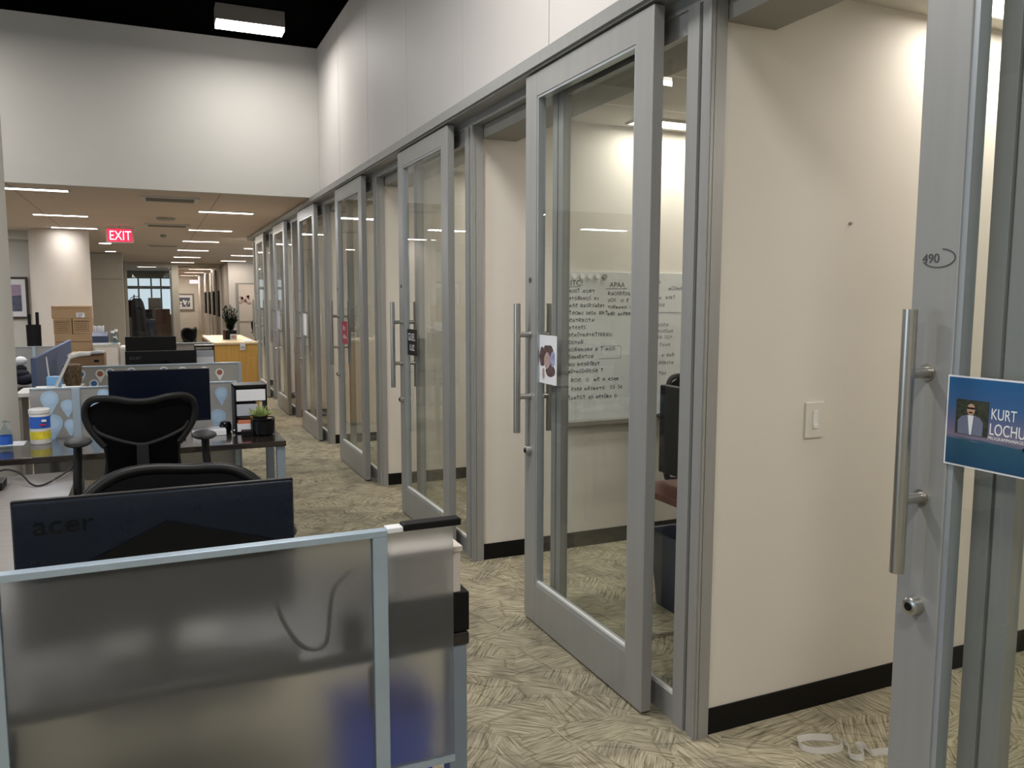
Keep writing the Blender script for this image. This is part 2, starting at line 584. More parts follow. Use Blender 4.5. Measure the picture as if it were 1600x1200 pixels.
def lettering(name, s, size, m, parent, loc, xdir, updir, depth=0.001, width=None, label=None, align='LEFT'):
    cu = bpy.data.curves.new(name, 'FONT')
    cu.body = s
    cu.size = size
    cu.extrude = depth / 2
    cu.align_x = align
    tmp = bpy.data.objects.new(name, cu)
    COL.objects.link(tmp)
    dg = bpy.context.evaluated_depsgraph_get()
    dg.update()
    me = bpy.data.meshes.new_from_object(tmp.evaluated_get(dg))
    bpy.data.objects.remove(tmp)
    xs = [v.co.x for v in me.vertices]
    wn = max(xs) - min(xs)
    sx = (width / wn) if width else 1.0
    X, U = Vector(xdir).normalized(), Vector(updir).normalized()
    N = X.cross(U)
    off = Vector((0, 0, 0))
    p = parent
    while p is not None:
        off += p.location
        p = p.parent
    for v in me.vertices:
        v.co = Vector(loc) + X * (v.co.x * sx) + U * v.co.y + N * v.co.z - off
    me.materials.clear()
    me.materials.append(m)
    o = bpy.data.objects.new(name, me)
    COL.objects.link(o)
    o.parent = parent
    if label:
        o['label'] = label
    return o


# ================================================================== SHELL
FY = lambda k: 2.29 + 2.19 * k          # near face of the partition that closes office k
XO, XI = 1.74, 1.80                     # storefront planes
ZC, ZT = 2.71, 4.31
NOFF = 7

struct('floor', B(-6.2, 8.2, -3.3, 46, -0.1, 0.0), M['carpet'], origin=(0, 0, 0))
struct('ceiling', B(-6.2, 1.86, -3.3, 9.3, ZT, ZT + 0.1), M['black_ceil'])
struct('ceiling_low', MB().box(-6.2, 1.83, 9.3, 15.56, ZC, ZC + 0.1).box(-6.2, 8.2, 15.56, 46, ZC, ZC + 0.1), M['low_ceil'], origin=(0, 0, 0))
struct('ceiling_office', B(1.865, 5.6, -2.0, 15.53, 2.68, 2.78), M['office_ceil'], origin=(0, 0, 0))

# upper wall above the glass fronts: flat panels with open seams
u = MB()
ys = [-3.3, -1.09, 0.07, 1.22, 2.375, 3.53, 4.685, 5.84, 6.995, 8.15, 9.2]
for a, b in zip(ys, ys[1:]):
    u.box(1.76, 1.78, a + 0.003, b - 0.003, 2.72, ZT)
struct('wall_right', u, M['upper'])
struct('wall_right_backing', B(1.78, 1.86, -3.3, 15.53, 2.70, ZT), M['seam'])
struct('wall_bulkhead', B(-6.2, 1.76, 9.2, 9.3, ZC, ZT), M['bulk'])
wl = MB().box(-6.3, -6.2, -3.3, 0.4, 0, ZT).box(-6.3, -6.2, 4.8, 46, 0, ZT).box(-6.3, -6.2, 0.4, 4.8, 0, 0.85).box(-6.3, -6.2, 0.4, 4.8, 2.75, ZT)
struct('wall_left', wl, M['bulk'])
struct('wall_back', B(-6.2, 5.6, -3.4, -3.3, 0, ZT), M['bulk'])
wn = thing('window_1', None, None, (-6.25, 2.6, 0.85), kind='structure')
f = MB()
for y in (0.42, 1.5, 2.6, 3.7, 4.78):
    f.box(-6.28, -6.22, y - 0.025, y + 0.025, 0.85, 2.75)
f.box(-6.28, -6.22, 0.4, 4.8, 0.85, 0.90).box(-6.28, -6.22, 0.4, 4.8, 2.70, 2.75)
f.build('window_frame', M['alu'], wn)

# office partitions, back wall, baseboards, head box
for k in range(-1, NOFF):
    y = FY(k)
    far = 5.5
    struct('wall_office_%d' % (k + 2), B(XI, far, y, y + 0.10, 0, 2.70), M['cream'])
    struct('baseboard_office_%d' % (k + 2), B(XI, far, y - 0.008, y, 0, 0.10, bev=0.003), M['black_base'])
struct('wall_office_back', B(5.5, 5.6, -2, 15.53, 0, 2.70), M['cream'])
struct('baseboard_back', B(5.49, 5.5, -2, 15.53, 0, 0.10), M['black_base'])
for k in range(NOFF):
    a, b = FY(k - 1) + 0.10, FY(k)
    struct('trim_head_box_%d' % (k + 1), B(XI + 0.005, 2.02, a, b, 2.53, 2.68), M['headbox'])

# storefront: header track, double posts, jamb stiles, fixed side panes
h = MB().box(1.655, XI + 0.02, -1.2, 15.6, 2.645, 2.72).box(1.64, 1.656, -1.2, 15.6, 2.655, 2.705)  .box(1.745, 1.795, -1.2, 15.6, 2.60, 2.645)
struct('trim_header', h, M['alu'])
for k in range(-1, NOFF):
    y = FY(k)
    p = MB().box(XO + 0.012, XI, y - 0.02, y + 0.12, 0, 2.60)
    p.box(XO, XO + 0.014, y - 0.02, y + 0.035, 0, 2.60)
    p.box(XO, XO + 0.014, y + 0.055, y + 0.12, 0, 2.60)
    p.box(XO - 0.006, XO, y - 0.018, y - 0.006, 0, 2.60)
    struct('trim_post_%d' % (k + 2), p, M['alu'])
for k in range(NOFF):
    y = FY(k - 1)
    wn = thing('window_%d' % (k + 2), None, None, (XO + 0.04, y + 0.6, 0), kind='structure')
    f = MB().box(XO + 0.013, XI - 0.012, y + 0.12, y + 1.05, 0, 0.10).box(XO + 0.013, XI - 0.012, y + 0.12, y + 1.05, 2.52, 2.60)
    f.box(XO, XO + 0.04, y + 1.05, y + 1.095, 0, 2.60).box(XO + 0.010, XO + 0.035, y + 1.095, y + 1.105, 0, 2.60).box(XO, XO + 0.04, y + 1.105, y + 1.15, 0, 2.60)
    f.build('window_frame', M['alu'], wn)
    MB().box(XO + 0.012, XO + 0.025, y + 0.12, y + 1.05, 0.10, 0.115).box(XO + 0.012, XO + 0.025, y + 0.12, y + 0.132, 0.115, 2.52).build('glazing_bead', M['bead'], wn)
    B(XO + 0.026, XO + 0.034, y + 0.12, y + 1.05, 0.10, 2.52).build('window_pane', M['glass'], wn)


# sliding doors
def door(k):
    y0 = 0.31 + 2.19 * k
    y1 = y0 + 1.07
    x0, x1 = 1.66, 1.705
    sw = 0.118
    d = thing('door_%d' % (k + 1), 'grey aluminium and glass sliding office door', None, (1.68, (y0 + y1) / 2, 0), kind='structure')
    B(x0, x1, y1 - sw, y1, 0.012, 2.635, bev=0.003).build('door_stile', M['alu'], d)
    B(x0, x1, y0, y0 + sw, 0.012, 2.635, bev=0.003).build('door_stile', M['alu'], d)
    B(x0 + 0.001, x1 - 0.001, y0 + sw, y1 - sw, 2.53, 2.635).build('top_rail', M['alu'], d)
    B(x0 + 0.001, x1 - 0.001, y0 + sw, y1 - sw, 0.012, 0.205).build('bottom_rail', M['alu'], d)
    g = MB()
    a, b = y0 + sw, y1 - sw
    g.box(x0 + 0.004, x1 - 0.004, a, b, 0.205, 0.220).box(x0 + 0.004, x1 - 0.004, a, b, 2.518, 2.53)
    g.box(x0 + 0.004, x1 - 0.004, b - 0.014, b, 0.22, 2.518).box(x0 + 0.004, x1 - 0.004, a, a + 0.010, 0.22, 2.518)
    g.build('glazing_bead', M['alu_light'], d)
    B(x0 + 0.006, x0 + 0.018, a + 0.001, b - 0.001, 0.2202, 0.2285).build('glazing_gasket', M['bead'], d)
    B(x0 + 0.018, x0 + 0.026, a + 0.008, b - 0.012, 0.218, 2.52).build('glass_pane', M['glass'], d)
    hy = y1 - 0.055
    for s, xs, xh in ((-1, x0, x0 - 0.068), (1, x1, x1 + 0.062)):
        t = MB().cyl((xh, hy, 0.955), (xh, hy, 1.578), 0.0165, seg=24)
        hd = t.build('door_handle', M['steel'], d, smooth=True)
        for z in (1.130, 1.430):
            MB().cyl((xs, hy, z), (xh, hy, z), 0.0135, seg=18).cyl((xs, hy, z), (xs + s * 0.004, hy, z), 0.020, seg=18).build('handle_standoff', M['steel'], hd, smooth=True)
    lk = MB().lathe([(0.023, 0), (0.021, 0.022), (0.015, 0.026)], seg=20)
    bmesh.ops.rotate(lk.bm, verts=lk.bm.verts, matrix=Matrix.Rotation(-PI / 2, 3, 'Y'), cent=(0, 0, 0))
    bmesh.ops.translate(lk.bm, verts=lk.bm.verts, vec=(x0, y1 - 0.058, 0.865))
    lo = lk.build('door_lock', M['steel'], d, smooth=True)
    MB().cyl((x0 - 0.0255, y1 - 0.058, 0.865), (x0 - 0.0285, y1 - 0.058, 0.865), 0.010, seg=14).build('key_cylinder', M['black'], lo)
    if k > 0:
        MB().cyl((x0, y1 - 0.058, 1.69), (x0 - 0.004, y1 - 0.058, 1.69), 0.012, seg=16).build('room_disc', M['alu_dark'], d)
    return d


doors = [door(k) for k in range(NOFF)]
# the room number on the nearest door: digits inside an open oval stroke
d0 = doors[0]
lettering('room_number', '490', 0.030, M['alu_dark'], d0, (1.6592, 1.356, 1.685), (0, -1, 0), (0, 0, 1), 0.001, 0.044)
o = MB()
pts = []
for i in range(26):
    a = math.radians(200 + i * 9.5)
    pts.append((1.313 - 0.042 * math.cos(a) * 1.0, 1.695 + 0.021 * math.sin(a)))
o.stroke(pts, 0.0028, 'x', 1.6598, 0.001)
o.build('number_swoosh', M['alu_dark'], d0)

# far rooms beyond the low ceiling -------------------------------------------------
struct('wall_office_end', B(XO, 5.6, 15.53, 15.60, 0, ZC), M['cream'])
struct('wall_cross', B(-6.2, -1.5, 15.9, 16.0, 0, ZC), M['bulk'])
struct('wall_cross_soffit', B(-6.2, -1.55, 15.6, 15.9, 2.57, ZC), M['bulk'])
struct('wall_far_right', MB().box(2.16, 2.42, 26, 26.12, 0, ZC).box(2.42, 8.2, 26, 26.12, 2.03, ZC).box(3.5, 8.2, 26, 26.12, 0, 2.03), M['column'])
struct('wall_corridor_right', B(2.16, 2.30, 26.12, 44, 0, ZC), M['column'])
struct('wall_far', B(-6.2, 8.2, 44, 44.1, 0, ZC), M['cream'])
struct('wall_far_office', B(0.72, 0.80, 28.1, 44, 0, ZC), M['cream'])
struct('wall_far_left', B(-3.4, -0.74, 28.0, 28.12, 0, ZC), M['cream'])
struct('wall_behind_doorway', B(2.3, 8.2, 28.3, 28.4, 0, ZC), M['column'])
g = MB().box(-0.74, 0.62, 27.97, 28.05, 2.60, ZC).box(-0.74, -0.66, 27.97, 28.05, 0, 2.60).box(0.62, 0.82, 27.94, 28.08, 0, ZC).box(0.82, 2.16, 27.97, 28.05, 2.63, ZC)
struct('trim_far_glazing', g, M['beige'])
wn = thing('window_20', None, None, (0, 28, 0), kind='structure')
B(-0.66, 0.62, 28.0, 28.01, 0.0, 2.60).build('window_pane', M['glass'], wn)
# back windows of the far office
wn = thing('window_21', None, None, (0, 36, 0.9), kind='structure')
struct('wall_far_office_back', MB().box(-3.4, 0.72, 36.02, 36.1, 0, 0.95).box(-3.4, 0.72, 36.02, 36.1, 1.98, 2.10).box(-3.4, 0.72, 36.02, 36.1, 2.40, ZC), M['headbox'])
MB().box(-3.4, 0.72, 36.12, 36.14, 0.95, 1.98).box(-3.4, 0.72, 36.12, 36.14, 2.10, 2.40).build('window_pane', M['sky_pane'], wn)
f = MB()
for x in (-0.45, 0.02, 0.38):
    f.box(x - 0.03, x + 0.03, 36.0, 36.11, 0.95, 2.40)
f.build('window_frame', M['vent'], wn)
struct('trim_doorway', MB().box(2.36, 2.44, 25.96, 26.0, 0, 2.07).box(2.44, 3.5, 25.96, 26.0, 2.03, 2.07), M['headbox'])

# pillars
o = MB().lathe([(0.44, 0), (0.44, ZC - 0.002)], (-1.345, 15.3, 0), seg=48).build('round_pillar', M['column'], smooth=True)
tag(o, 'thick round cream pillar behind the stacked cardboard boxes', 'pillar')
t = thing('tall_cabinet', 'tall grey beige cabinet with a seam near its top, beyond the round pillar', 'cabinet', (-0.99, 22.6, 0))
B(-1.36, -0.62, 22.4, 22.8, 0, 2.065).build('body', M['beige'], t)
B(-1.36, -0.62, 22.4, 22.8, 2.08, 2.70).build('upper_panel', M['beige'], t)
B(-1.34, -0.64, 22.42, 22.78, 2.065, 2.08).build('seam', M['headbox'], t)
o = MB().lathe([(0.30, 0), (0.30, ZT - 0.002)], (-1.112, 6.0, 0), seg=40)
o = o.build('clad_column', M['bulk'], smooth=True)
tag(o, 'pale column rising to the black ceiling at the left edge', 'column')

# ================================================================== LIGHTS
def fixture(x0, x1, y, label, dy=0.15, z=ZC, power=22, m='lamp_on', col=COOL, group='recessed light strips in the low ceiling'):
    t = thing('ceiling_light', label, 'ceiling light', ((x0 + x1) / 2, y, z - 0.012), group=group)
    B(x0, x1, y - dy / 2, y + dy / 2, z - 0.010, z - 0.002).build('diffuser', M[m], t)
    MB().box(x0 - 0.012, x0, y - dy / 2 - .012, y + dy / 2 + .012, z - 0.014, z - 0.001).box(x1, x1 + 0.012, y - dy / 2 - .012, y + dy / 2 + .012, z - 0.014, z - 0.001) \
        .box(x0, x1, y - dy / 2 - 0.012, y - dy / 2, z - 0.014, z - 0.001).box(x0, x1, y + dy / 2, y + dy / 2 + .012, z - 0.014, z - 0.001).build('frame', M['bulk'], t)
    if power:
        area('lamp', ((x0 + x1) / 2, y, z - 0.02), x1 - x0, dy, power, col, parent=t)
    return t


for n, y in enumerate((11.15, 14.18, 17.0, 20.2, 23.6, 27.1)):
    pos = ('nearest', 'second', 'third', 'fourth', 'fifth', 'farthest')[n]
    fixture(0.60, 1.26, y, '%s light strip of the ceiling row right of the air vents' % pos, power=20 if y < 21 else 14, col=WARM if n > 0 else COOL)
for n, y in enumerate((9.62, 12.45, 14.58)):
    pos = ('nearest', 'middle', 'farthest')[n]
    fixture(-1.38, -0.74, y, '%s of the light strips left of the exit sign' % pos, power=20 if y < 14 else 3)
for n, y in enumerate((16.0, 18.9, 22.1, 25.4)):
    pos = ('nearest', 'second', 'third', 'farthest')[n]
    fixture(1.92, 2.62, y, '%s light strip of the row over the ends of the glass doors' % pos, power=18 if y < 24 else 7, col=WARM)
for n, y in enumerate((33.2, 37.6, 42.5)):
    pos = ('nearest', 'middle', 'farthest')[n]
    fixture(1.35, 2.12, y, '%s light strip in the corridor beyond the glass partition' % pos, power=18, col=WARM)
for n, y in enumerate((11.3, 14.3)):
    fixture(-3.50, -2.88, y, '%s light strip of the ceiling row at far left' % ('near', 'far')[n], power=20)
fixture(2.7, 3.3, 27.2, 'added light strip brightening the room behind the far right doorway', power=14, col=WARM)  # hidden lamp added to light what shows through the doorway
fixture(-0.4, 0.2, 31.5, 'light strip inside the far glass office', power=14)

for i, (x, y) in enumerate(((-0.80, 18.3), (-0.83, 21.4))):
    t = thing('downlight', ('round downlight in the ceiling, the nearer of two' if i == 0 else 'round downlight just in front of the tall cabinet'), 'ceiling light', (x, y, ZC), group='round downlights')
    MB().lathe([(0.14, -0.012), (0.12, -0.004)], (x, y, ZC), seg=24).build('trim_ring', M['bulk'], t)
    MB().lathe([(0.11, -0.016), (0.11, -0.0125)], (x, y, ZC), seg=24).build('lens', M['lamp_warm'], t)


def boxlight(x, y, label, power=42):
    t = thing('surface_light', label, 'ceiling light', (x, y, 4.13), group='box lights mounted on the black ceiling')
    B(x - 0.31, x + 0.31, y - 0.10, y + 0.10, 4.165, 4.309, bev=0.003).build('housing', M['vent'], t)
    B(x - 0.305, x + 0.305, y - 0.095, y + 0.095, 4.132, 4.165).build('diffuser', M['lamp_on'], t)
    area('lamp', (x, y, 4.125), 0.60, 0.19, power, (1.0, 0.965, 0.92), parent=t)


boxlight(0.96, 8.27, 'box shaped light mounted on the black ceiling', power=17)
for x, y, wh in ((-2.2, 8.2, 'above the left desks by the bulkhead'), (0.4, 3.2, 'above the two nearest chairs'), (-2.2, 3.4, 'above the light grey cabinets'), (0.2, -0.6, 'just behind the camera'), (-2.6, -0.8, 'at the back left corner behind the camera')):
    boxlight(x, y, 'added unseen box light mounted ' + wh, power=50 if y < 8 else 26)  # lamps added out of view to fill the near half with light

# each office: one recessed strip near the far partition, plus an added unseen strip as fill
for k in range(NOFF):
    y = FY(k) - 0.20
    lab = ['in the nearest office', 'over the whiteboard wall', 'in the third office', 'in the fourth office', 'in the fifth office', 'in the sixth office', 'in the farthest office'][k]
    fixture(2.72, 3.92, y, 'recessed light strip %s of the glass row' % lab, dy=0.16, z=2.68, power=6, m='lamp_warm', col=(1.0, 0.95, 0.88), group='light strips in the glass offices')
    fixture(2.72, 3.92, FY(k) - 1.65, 'added fill light strip %s, nearer its other wall' % lab, dy=0.16, z=2.68, power=10, m='lamp_warm', col=(1.0, 0.95, 0.88), group='light strips in the glass offices')


# air vents, speaker, smoke detector on the low ceiling
def vent(x0, x1, y, label, dy=0.42):
    t = thing('ceiling_vent', label, 'air vent', ((x0 + x1) / 2, y, ZC), group='linear air vents in the low ceiling')
    MB().box(x0, x1, y - dy / 2, y - dy / 2 + 0.03, ZC - 0.02, ZC - 0.001).box(x0, x1, y + dy / 2 - 0.03, y + dy / 2, ZC - 0.02, ZC - 0.001) \
        .box(x0, x0 + 0.05, y - dy / 2 + .03, y + dy / 2 - .03, ZC - 0.02, ZC - 0.001).box(x1 - 0.05, x1, y - dy / 2 + .03, y + dy / 2 - .03, ZC - 0.02, ZC - 0.001).build('frame', M['bulk'], t)
    s = MB()
    n = 6
    for i in range(n):
        yy = y - dy / 2 + 0.05 + i * (dy - 0.1) / (n - 1)
        s.box(x0 + 0.05, x1 - 0.05, yy - 0.008, yy + 0.008, ZC - 0.018, ZC - 0.004)
    s.build('slats', M['vent'], t)
    B(x0 + 0.05, x1 - 0.05, y - dy / 2 + 0.03, y + dy / 2 - 0.03, ZC - 0.0035, ZC - 0.001).build('backing', M['black'], t)


vent(-0.06, 0.54, 9.95, 'linear air vent in the low ceiling, nearest of the three')
vent(-0.05, 0.58, 13.5, 'linear air vent in the low ceiling, middle of the three')
vent(-0.03, 0.60, 18.7, 'linear air vent in the low ceiling, farthest of the three')
o = MB().lathe([(0.11, -0.03), (0.13, -0.001)], (0.23, 12.3, ZC), seg=24).build('ceiling_speaker', M['headbox'], smooth=True)
tag(o, 'round dark ceiling speaker between the two nearer air vents', 'speaker')
o = MB().lathe([(0.03, -0.05), (0.05, -0.03), (0.05, -0.001)], (0.24, 15.6, ZC), seg=18).build('smoke_detector', M['headbox'], smooth=True)
tag(o, 'small dark smoke detector beyond the middle air vent', 'smoke detector')


def exit_sign(x0, x1, y, z0, z1, label, ink, face):
    t = thing('exit_sign', label, 'exit sign', ((x0 + x1) / 2, y, z0))
    B(x0, x1, y, y + 0.05, z0, z1, bev=0.004).build('housing', M['bulk'], t)
    B(x0 + 0.02, x1 - 0.02, y - 0.004, y - 0.0005, z0 + 0.02, z1 - 0.02).build('face', face, t)
    lettering('lettering', 'EXIT', (z1 - z0) * 0.86, ink, t, (x0 + 0.045, y - 0.0055, z0 + (z1 - z0) * 0.2), (1, 0, 0), (0, 0, 1), 0.002, (x1 - x0) - 0.09)
    MB().cyl(((x0 + x1) / 2, y + 0.025, z1), ((x0 + x1) / 2, y + 0.025, ZC), 0.012, seg=10).build('mount', M['bulk'], t)


exit_sign(-0.60, -0.21, 14.0, 2.45, 2.685, 'red lit EXIT sign on the low ceiling', M['exit_white'], M['exit_red'])
exit_sign(1.62, 2.02, 40.0, 2.26, 2.46, 'small pale EXIT sign far down the corridor', M['exit_red'], M['exit_white'])

# ================================================================== OFFICE DETAILS
# dimmer switch on the nearest partition
t = thing('light_switch', 'ivory dimmer switch plate on the cream office wall', 'light switch', (2.267, 2.29, 1.145))
B(2.222, 2.312, 2.281, 2.29, 1.080, 1.216, bev=0.003).build('cover_plate', M['cream'], t)
B(2.255, 2.279, 2.2775, 2.281, 1.112, 1.184, bev=0.001).build('slider_slot', M['white'], t)
B(2.257, 2.277, 2.273, 2.2775, 1.118, 1.132, bev=0.001).build('slider', M['white'], t)
o = MB().cyl((2.408, 2.29, 1.883), (2.408, 2.282, 1.883), 0.006, seg=10).build('screw_hole_plug', M['headbox'])
tag(o, 'tiny dark screw left in the cream wall above the switch', 'screw')

# whiteboard with handwriting
wy = FY(1)
t = thing('whiteboard', 'whiteboard covered with handwritten notes, on the office wall behind the glass', 'whiteboard', (3.2, wy, 0.82))
B(2.30, 4.1, wy - 0.012, wy - 0.001, 0.83, 1.77, bev=0.002).build('board', M['wb'], t)
B(2.30, 4.1, wy - 0.055, wy - 0.001, 0.80, 0.83, bev=0.003).build('tray', M['vent'], t)
ink = MB()
ink2 = MB()


def scribble(mb, x, z, n, hgt=0.028, wd=0.0032):
    pos = x
    for c in range(n):
        if random.random() < 0.13:
            pos += 0.018
            continue
        kind = random.randint(0, 5)
        ww = random.uniform(0.012, 0.02)
        hh = hgt * random.uniform(0.55, 1.0)
        if kind == 0:
            pts = [(pos + ww / 2 + ww / 2 * math.cos(a * PI / 4), z + hh / 2 + hh / 2 * math.sin(a * PI / 4)) for a in range(9)]
        elif kind == 1:
            pts = [(pos, z), (pos, z + hh), (pos + ww, z + hh * .6), (pos, z + hh * .4), (pos + ww, z)]
        elif kind == 2:
            pts = [(pos, z), (pos + ww * .3, z + hh), (pos + ww * .6, z), (pos + ww, z + hh)]
        elif kind == 3:
            pts = [(pos + ww, z + hh), (pos, z + hh * .7), (pos + ww, z + hh * .3), (pos, z)]
        elif kind == 4:
            pts = [(pos + ww / 2, z), (pos + ww / 2, z + hh * 1.1), (pos, z + hh * .8), (pos + ww, z + hh * .8)]
        else:
            pts = [(pos, z + hh * .5), (pos + ww, z + hh * .6), (pos + ww * .5, z + hh), (pos, z + hh * .3), (pos + ww, z)]
        mb.stroke(pts, wd, 'y', wy - 0.0124)
        pos += ww + 0.005


lines = [(2.38, 9), (2.38, 11), (2.38, 13), (2.38, 14), (2.38, 8), (2.38, 7), (2.38, 15), (2.38, 5), (2.38, 16), (2.38, 9), (2.38, 11), (2.38, 13), (2.40, 17), (2.40, 19), (2.38, 18)]
z = 1.64
for i, (x, n) in enumerate(lines):
    scribble(ink, x, z, n)
    z -= 0.046 if i < 11 else 0.056
for i, n in enumerate((10, 9, 11, 12)):
    scribble(ink, 2.66, 1.625 - i * 0.043, n, 0.026)
ink.stroke([(2.38, 1.675), (2.46, 1.677)], 0.003, 'y', wy - 0.0124)
ink.stroke([(2.64, 1.664), (2.80, 1.668)], 0.003, 'y', wy - 0.0124)
lay = [(3.0, 1.70, 4), (3.0, 1.60, 4), (3.0, 1.55, 5), (3.12, 1.66, 5), (3.10, 1.60, 4), (3.0, 1.42, 6), (3.02, 1.38, 7), (3.0, 1.34, 8), (3.0, 1.29, 7), (3.02, 1.22, 8), (3.0, 1.17, 9), (3.02, 1.10, 5), (3.4, 1.5, 9), (3.4, 1.4, 12), (3.4, 1.3, 8)]
for x, z, n in lay:
    scribble(ink2, x, z, n, 0.026)
ink2.stroke([(2.78, 1.515), (3.9, 1.505)], 0.004, 'y', wy - 0.0124)
ink2.stroke([(2.60, 1.30), (2.76, 1.30), (2.76, 1.22), (2.60, 1.22)], 0.003, 'y', wy - 0.0124)
ink.build('handwriting', M['ink'], t)
ink2.build('faint_handwriting', M['ink_light'], t)
lettering('heading', 'ITC!', 0.05, M['ink'], t, (2.385, wy - 0.0128, 1.683), (1, 0, 0), (0, 0, 1), 0.0006)
lettering('heading', 'APAA', 0.045, M['ink'], t, (2.67, wy - 0.0128, 1.676), (1, 0, 0), (0, 0, 1), 0.0006)
for i in range(5):
    x = 2.41 + i * 0.055
    o = MB().cyl((x, wy - 0.012, 1.742), (x, wy - 0.024, 1.742), 0.016, seg=18).build('board_magnet', M['white'] if i < 4 else M['headbox'], smooth=True)
    tag(o, 'round %s magnet at the whiteboard top, %s from the left' % ('white' if i < 4 else 'grey', ('first', 'second', 'third', 'fourth', 'fifth')[i]), 'magnet', 'magnets along the top of the whiteboard')


# posters on the glass doors
def door_paper(name, k, y1, y0, z0, z1, m, label, cat='sign', x=1.676):
    t = thing(name, label, cat, (x, (y0 + y1) / 2, z0))
    B(x - 0.0015, x, y0, y1, z0, z1).build('sheet', m, t)
    return t


gx = 1.677
t = door_paper('taped_drawing', 1, 3.452, 3.262, 1.205, 1.432, M['paper'], 'white sheet with a dark figure drawing, taped to the second nearest door', 'poster', gx)


def blob(cy, cz, ry, rz, m, nm, n=14, jag=0.12, dx=0.0022):
    random.seed(int(cy * 1000 + cz * 77))
    pts = [(cy + ry * math.cos(2 * PI * i / n) * random.uniform(1 - jag, 1 + jag), cz + rz * math.sin(2 * PI * i / n) * random.uniform(1 - jag, 1 + jag)) for i in range(n)]
    return MB().prism(pts, 'x', gx - dx, gx - dx + 0.0006).build(nm, m, t)


blob(3.345, 1.335, 0.062, 0.058, M['sketch'], 'printed_hair')
blob(3.355, 1.315, 0.032, 0.038, M['sketch_l'], 'printed_face', dx=0.003)
blob(3.300, 1.325, 0.024, 0.036, M['sketch_b'], 'printed_sky', dx=0.003)
blob(3.325, 1.268, 0.045, 0.030, M['sketch'], 'printed_shoulder', dx=0.0026)
blob(3.408, 1.330, 0.028, 0.050, M['sketch'], 'printed_figure', dx=0.0026)
blob(3.395, 1.250, 0.012, 0.026, M['sketch_l'], 'printed_scarf', dx=0.003)
random.seed(11)
t = door_paper('black_sign', 2, 5.615, 5.395, 1.20, 1.385, M['black'], 'black sign with white hand lettering on the third nearest door', 'sign', gx)
lettering('lettering', 'GUEL', 0.075, M['pin_white'], t, (gx - 0.0022, 5.595, 1.305), (0, -1, 0), (0, 0, 1), 0.0006, 0.16)
lettering('lettering', 'LUZ', 0.06, M['pin_white'], t, (gx - 0.0022, 5.56, 1.235), (0, -1, 0), (0, 0, 1), 0.0006, 0.11)
t = door_paper('crimson_sign', 3, 7.80, 7.58, 1.17, 1.385, M['magenta'], 'crimson sign with pale lettering on the fourth nearest door', 'sign', gx)
lettering('lettering', 'In', 0.07, M['pin_white'], t, (gx - 0.0022, 7.76, 1.30), (0, -1, 0), (0, 0, 1), 0.0006, 0.08)
lettering('lettering', 'office', 0.06, M['pin_white'], t, (gx - 0.0022, 7.77, 1.22), (0, -1, 0), (0, 0, 1), 0.0006, 0.15)
door_paper('pale_notice', 4, 10.0, 9.78, 1.16, 1.42, M['paper'], 'pale paper notice on the fifth nearest door', 'notice', gx)
door_paper('grey_notice', 5, 12.2, 11.98, 1.16, 1.42, M['paper_grey'], 'grey paper notice on the sixth nearest door', 'notice', gx)

# name sign on the nearest door
sx = 1.6585
t = thing('name_sign', 'blue seascape name sign with a portrait photo, on the nearest glass door', 'sign', (sx, 1.12, 1.225))
B(sx - 0.002, sx, 0.945, 1.268, 1.225, 1.430).build('backing', M['paper'], t)
B(sx - 0.0028, sx - 0.002, 0.949, 1.264, 1.229, 1.426).build('printed_picture', M['sky_print'], t)
ph = B(sx - 0.0036, sx - 0.0028, 1.165, 1.243, 1.300, 1.378).build('portrait_photo', M['hedge'], t)
pc = 1.206
MB().prism([(pc + .030, 1.3005), (pc + .031, 1.330), (pc + .022, 1.340), (pc + .006, 1.345), (pc - .006, 1.345), (pc - .022, 1.340), (pc - .030, 1.330), (pc - .029, 1.3005)], 'x', sx - 0.0042, sx - 0.0036).build('printed_jacket', M['suit'], ph)
MB().prism([(pc + .007, 1.344), (pc - .007, 1.344), (pc - .003, 1.3008), (pc + .001, 1.3008)], 'x', sx - 0.0047, sx - 0.0042).build('printed_shirt', M['pin_white'], ph)
MB().prism([(pc + 0.0095 * math.cos(a * PI / 8), 1.357 + 0.013 * math.sin(a * PI / 8)) for a in range(16)], 'x', sx - 0.0047, sx - 0.0036).build('printed_head', M['skin'], ph)
MB().prism([(pc + .010, 1.362), (pc - .010, 1.362), (pc - .009, 1.358), (pc + .009, 1.358)], 'x', sx - 0.0052, sx - 0.0047).build('printed_glasses', M['black'], ph)
MB().prism([(pc + .005, 1.352), (pc - .005, 1.352), (pc - .004, 1.349), (pc + .004, 1.349)], 'x', sx - 0.0052, sx - 0.0047).build('printed_beard', M['black'], ph)
lettering('lettering', 'KURT', 0.034, M['pin_white'], t, (sx - 0.0033, 1.160, 1.342), (0, -1, 0), (0, 0, 1), 0.0006, 0.056)
lettering('lettering', 'LOCHU', 0.036, M['pin_white'], t, (sx - 0.0033, 1.162, 1.308), (0, -1, 0), (0, 0, 1), 0.0006, 0.078)
lettering('lettering', 'PROGRAMMANAGER', 0.010, M['pin_white'], t, (sx - 0.0033, 1.164, 1.297), (0, -1, 0), (0, 0, 1), 0.0006, 0.085)
B(sx - 0.004, sx - 0.0028, 1.073, 1.085, 1.283, 1.290).build('printed_boat', M['black'], t)

